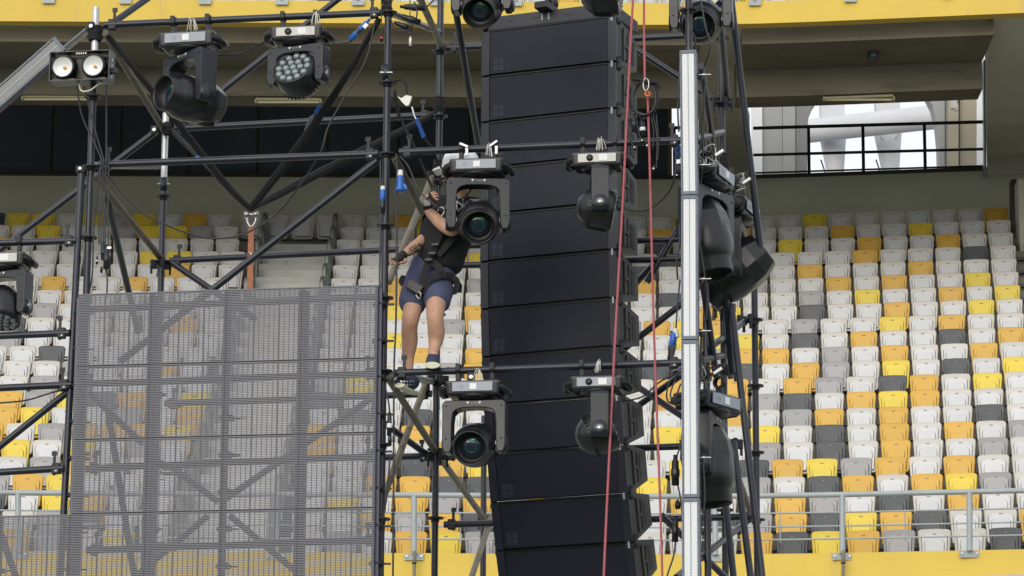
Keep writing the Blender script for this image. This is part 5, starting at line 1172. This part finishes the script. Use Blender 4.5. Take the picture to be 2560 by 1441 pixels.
t = thing('power_plug', 'light blue plug tied to the rear right upright behind the spot lights', 'plug', T(1808, 556, 1.0)); plug(T(1804, 550, 1.0), (.12, 0, -1), .024, .14, ['blue_plug', 'plastic'], t); MB().path(spline([T(1812, 590, 1.0), T(1818, 596, 1.0), T(1822, 586, 1.0), T(1818, 580, 1.0)], 5), .008, 6).build('ring', 'white_plug', t, True)
t = thing('power_plug', 'deep blue plug hidden beside the top light bar', 'plug', T(1696, 366, .1)); plug(T(1697, 358, .1), (-.1, 0, -1), .02, .11, ['blue_plug'], t)
conn(258, 605, -.08, (.05, 0, -1), .02, .125, ['plastic'], 'black power coupler at the foot of the cable bunch, left one of the pair')
conn(268, 612, -.1, (0, 0, -1), .025, .17, ['plastic', 'plastic_dark'], 'thicker black power coupler at the foot of the cable bunch')
MB_ = thing('cable_label', 'tiny silver tag on the thick power coupler beside the left post', 'tag', T(273, 620, -.13)); MB().box(T(273, 620, -.135), (.03, .006, .018), bev=.002).build('plate', 'steel', MB_, True)
conn(243, 640, -.06, (0, 0, -1), .009, .06, ['plastic', 'label_white'], 'small black data plug left of the power couplers'); conn(254, 666, -.06, (0, 0, -1), .01, .045, ['plastic'], 'small black data plug below the power couplers')
conn(974, 1030, -.07, (0, 0, -1), .018, .16, ['plastic', 'label_white'], 'black inline coupler hanging right of the centre post'); conn(975, 1078, -.07, (0, 0, -1), .014, .1, ['plastic'], 'lower black inline coupler right of the centre post')
conn(1688, 1138, -.06, (0, 0, -1), .028, .2, ['plastic_dark', 'plastic'], 'thick black inline coupler left of the third light bar'); conn(1689, 1290, -.06, (-.03, 0, -1), .024, .17, ['plastic_dark'], 'black inline coupler near the bottom left of the light bars'); conn(1694, 1250, -.06, (0, 0, -1), .02, .06, ['plastic_dark'], 'short black coupler above the lowest inline coupler')
conn(1000, 17, -.05, (1, 0, -.05), .024, .17, ['plastic_dark', 'plastic'], 'upper black power connector at the top of the centre post'); conn(995, 38, -.06, (1, 0, -.35), .024, .16, ['plastic_dark', 'plastic'], 'lower black power connector at the top of the centre post'); conn(985, 55, -.06, (.8, .2, -.3), .022, .13, ['plastic_dark', 'plastic'], 'black power connector tucked behind the top of the centre post')
# safety wires over the tubes
def wires(x, y, label, mn='cable_white', w=14):
    t = thing('safety_cable', label, 'safety cable', T(x, y, -.03), 0, 'safety cables looped over the tubes'); m = MB()
    for k in range(4):
        a = random.uniform(-w, w); b = random.uniform(-w, w)
        m.path(spline([T(x+a, y+16, -.05), T(x+a*.5, y-6, -.055), T(x+(a+b)/4, y-14+3*k, -.05), T(x+b*.6, y-4, -.055), T(x+b, y+20, -.05)], 6), .0022, 6)
    m.build('wire', mn, t, True)
wires(480, 58, 'white safety wire knotted over the top tube between the clamps', w=16); wires(790, 42, 'pale safety wire over the top tube above the wash light', w=14); wires(1195, 935, 'white and yellow safety wire over the lower tube', w=14); wires(1500, 912, 'silver safety wire crossed over the lower tube before the speakers', 'steel', 16); wires(1500, 356, 'pale safety wire over the middle tube before the speakers', w=18)
wires(1222, 372, 'silver safety wire behind the clamp over the worker', 'steel', 12)
for x, y, d in ((1162, 366, -.02), (1236, 362, -.02)):
    t = thing('clamp_lever', 'shiny aluminium clamp lever over the %s end of the light in front of the worker' % ('left' if x < 1200 else 'right'), 'clamp', T(x, y, d)); MB().box(T(x-2, y-2, -.05), (.065, .025, .018), RZ(-PSI) @ Matrix.Rotation(R(24 if x < 1200 else -35), 3, 'Y'), bev=.004).build('lever', 'steel', t, True); MB().box(T(x+5, y+14, -.045), (.02, .02, .06), bev=.003).build('hook', 'galv', t, True)
# knots of cables and clamps behind the light bars
for x, y, d, lab in ((1772, 395, .2, 'upper'), (1840, 465, 1.2, 'rear'), (1768, 940, .25, 'lower')):
    t = thing('clamp_cluster', 'tangle of steel clamps and wires on the %s light right of the light bars' % lab, 'clamps', T(x, y, d)); m = MB()
    for k in range(9):
        p = T(x+random.uniform(-22, 22), y+random.uniform(-14, 16), d-.05+random.uniform(-.05, .05)); m.box(p, (.03, .03, .045), Euler((random.random(), random.random(), random.random())).to_matrix(), bev=.004, mi=k % 2)
    m.build('clamps', ['galv', 'cast'], t, True); m = MB()
    for k in range(6):
        a = [T(x+random.uniform(-26, 26), y+random.uniform(-34, 22), d-.1+random.uniform(-.03, .03)) for _ in range(4)]; m.path(spline(a, 6), .0045, 6, mi=k % 2)
    m.build('wires', ['steel', 'cable'], t, True); MB().box(T(x+26, y-12, d-.1), (.07, .025, .02), Matrix.Rotation(R(-35), 3, 'Y'), bev=.004).build('lever', 'galv', t, True)
    MB().tube(T(x-14, y-45, d), T(x-12, y+5, d), .022, 12).build('plug_body', 'plastic_dark', t, True)

for i,(a,b) in enumerate((((1750, 250), (1747, 480)), ((1752, 850), (1746, 1100)), ((1700, 160), (1697, 330)), ((1757, 1150), (1752, 1441)), ((1698, 560), (1694, 700)))):
    cable([T(a[0], a[1], -.02), T((a[0]+b[0])/2+7-4*(i % 3), (a[1]*2+b[1])/3, -.03), T((a[0]+b[0])/2-4, (a[1]+2*b[1])/3, -.04), T(b[0], b[1], -.02)], 'black cable taped along the %s part of the right upright beside the light bars' % ('upper', 'lower middle', 'top left', 'lowest', 'left middle')[i], .006)
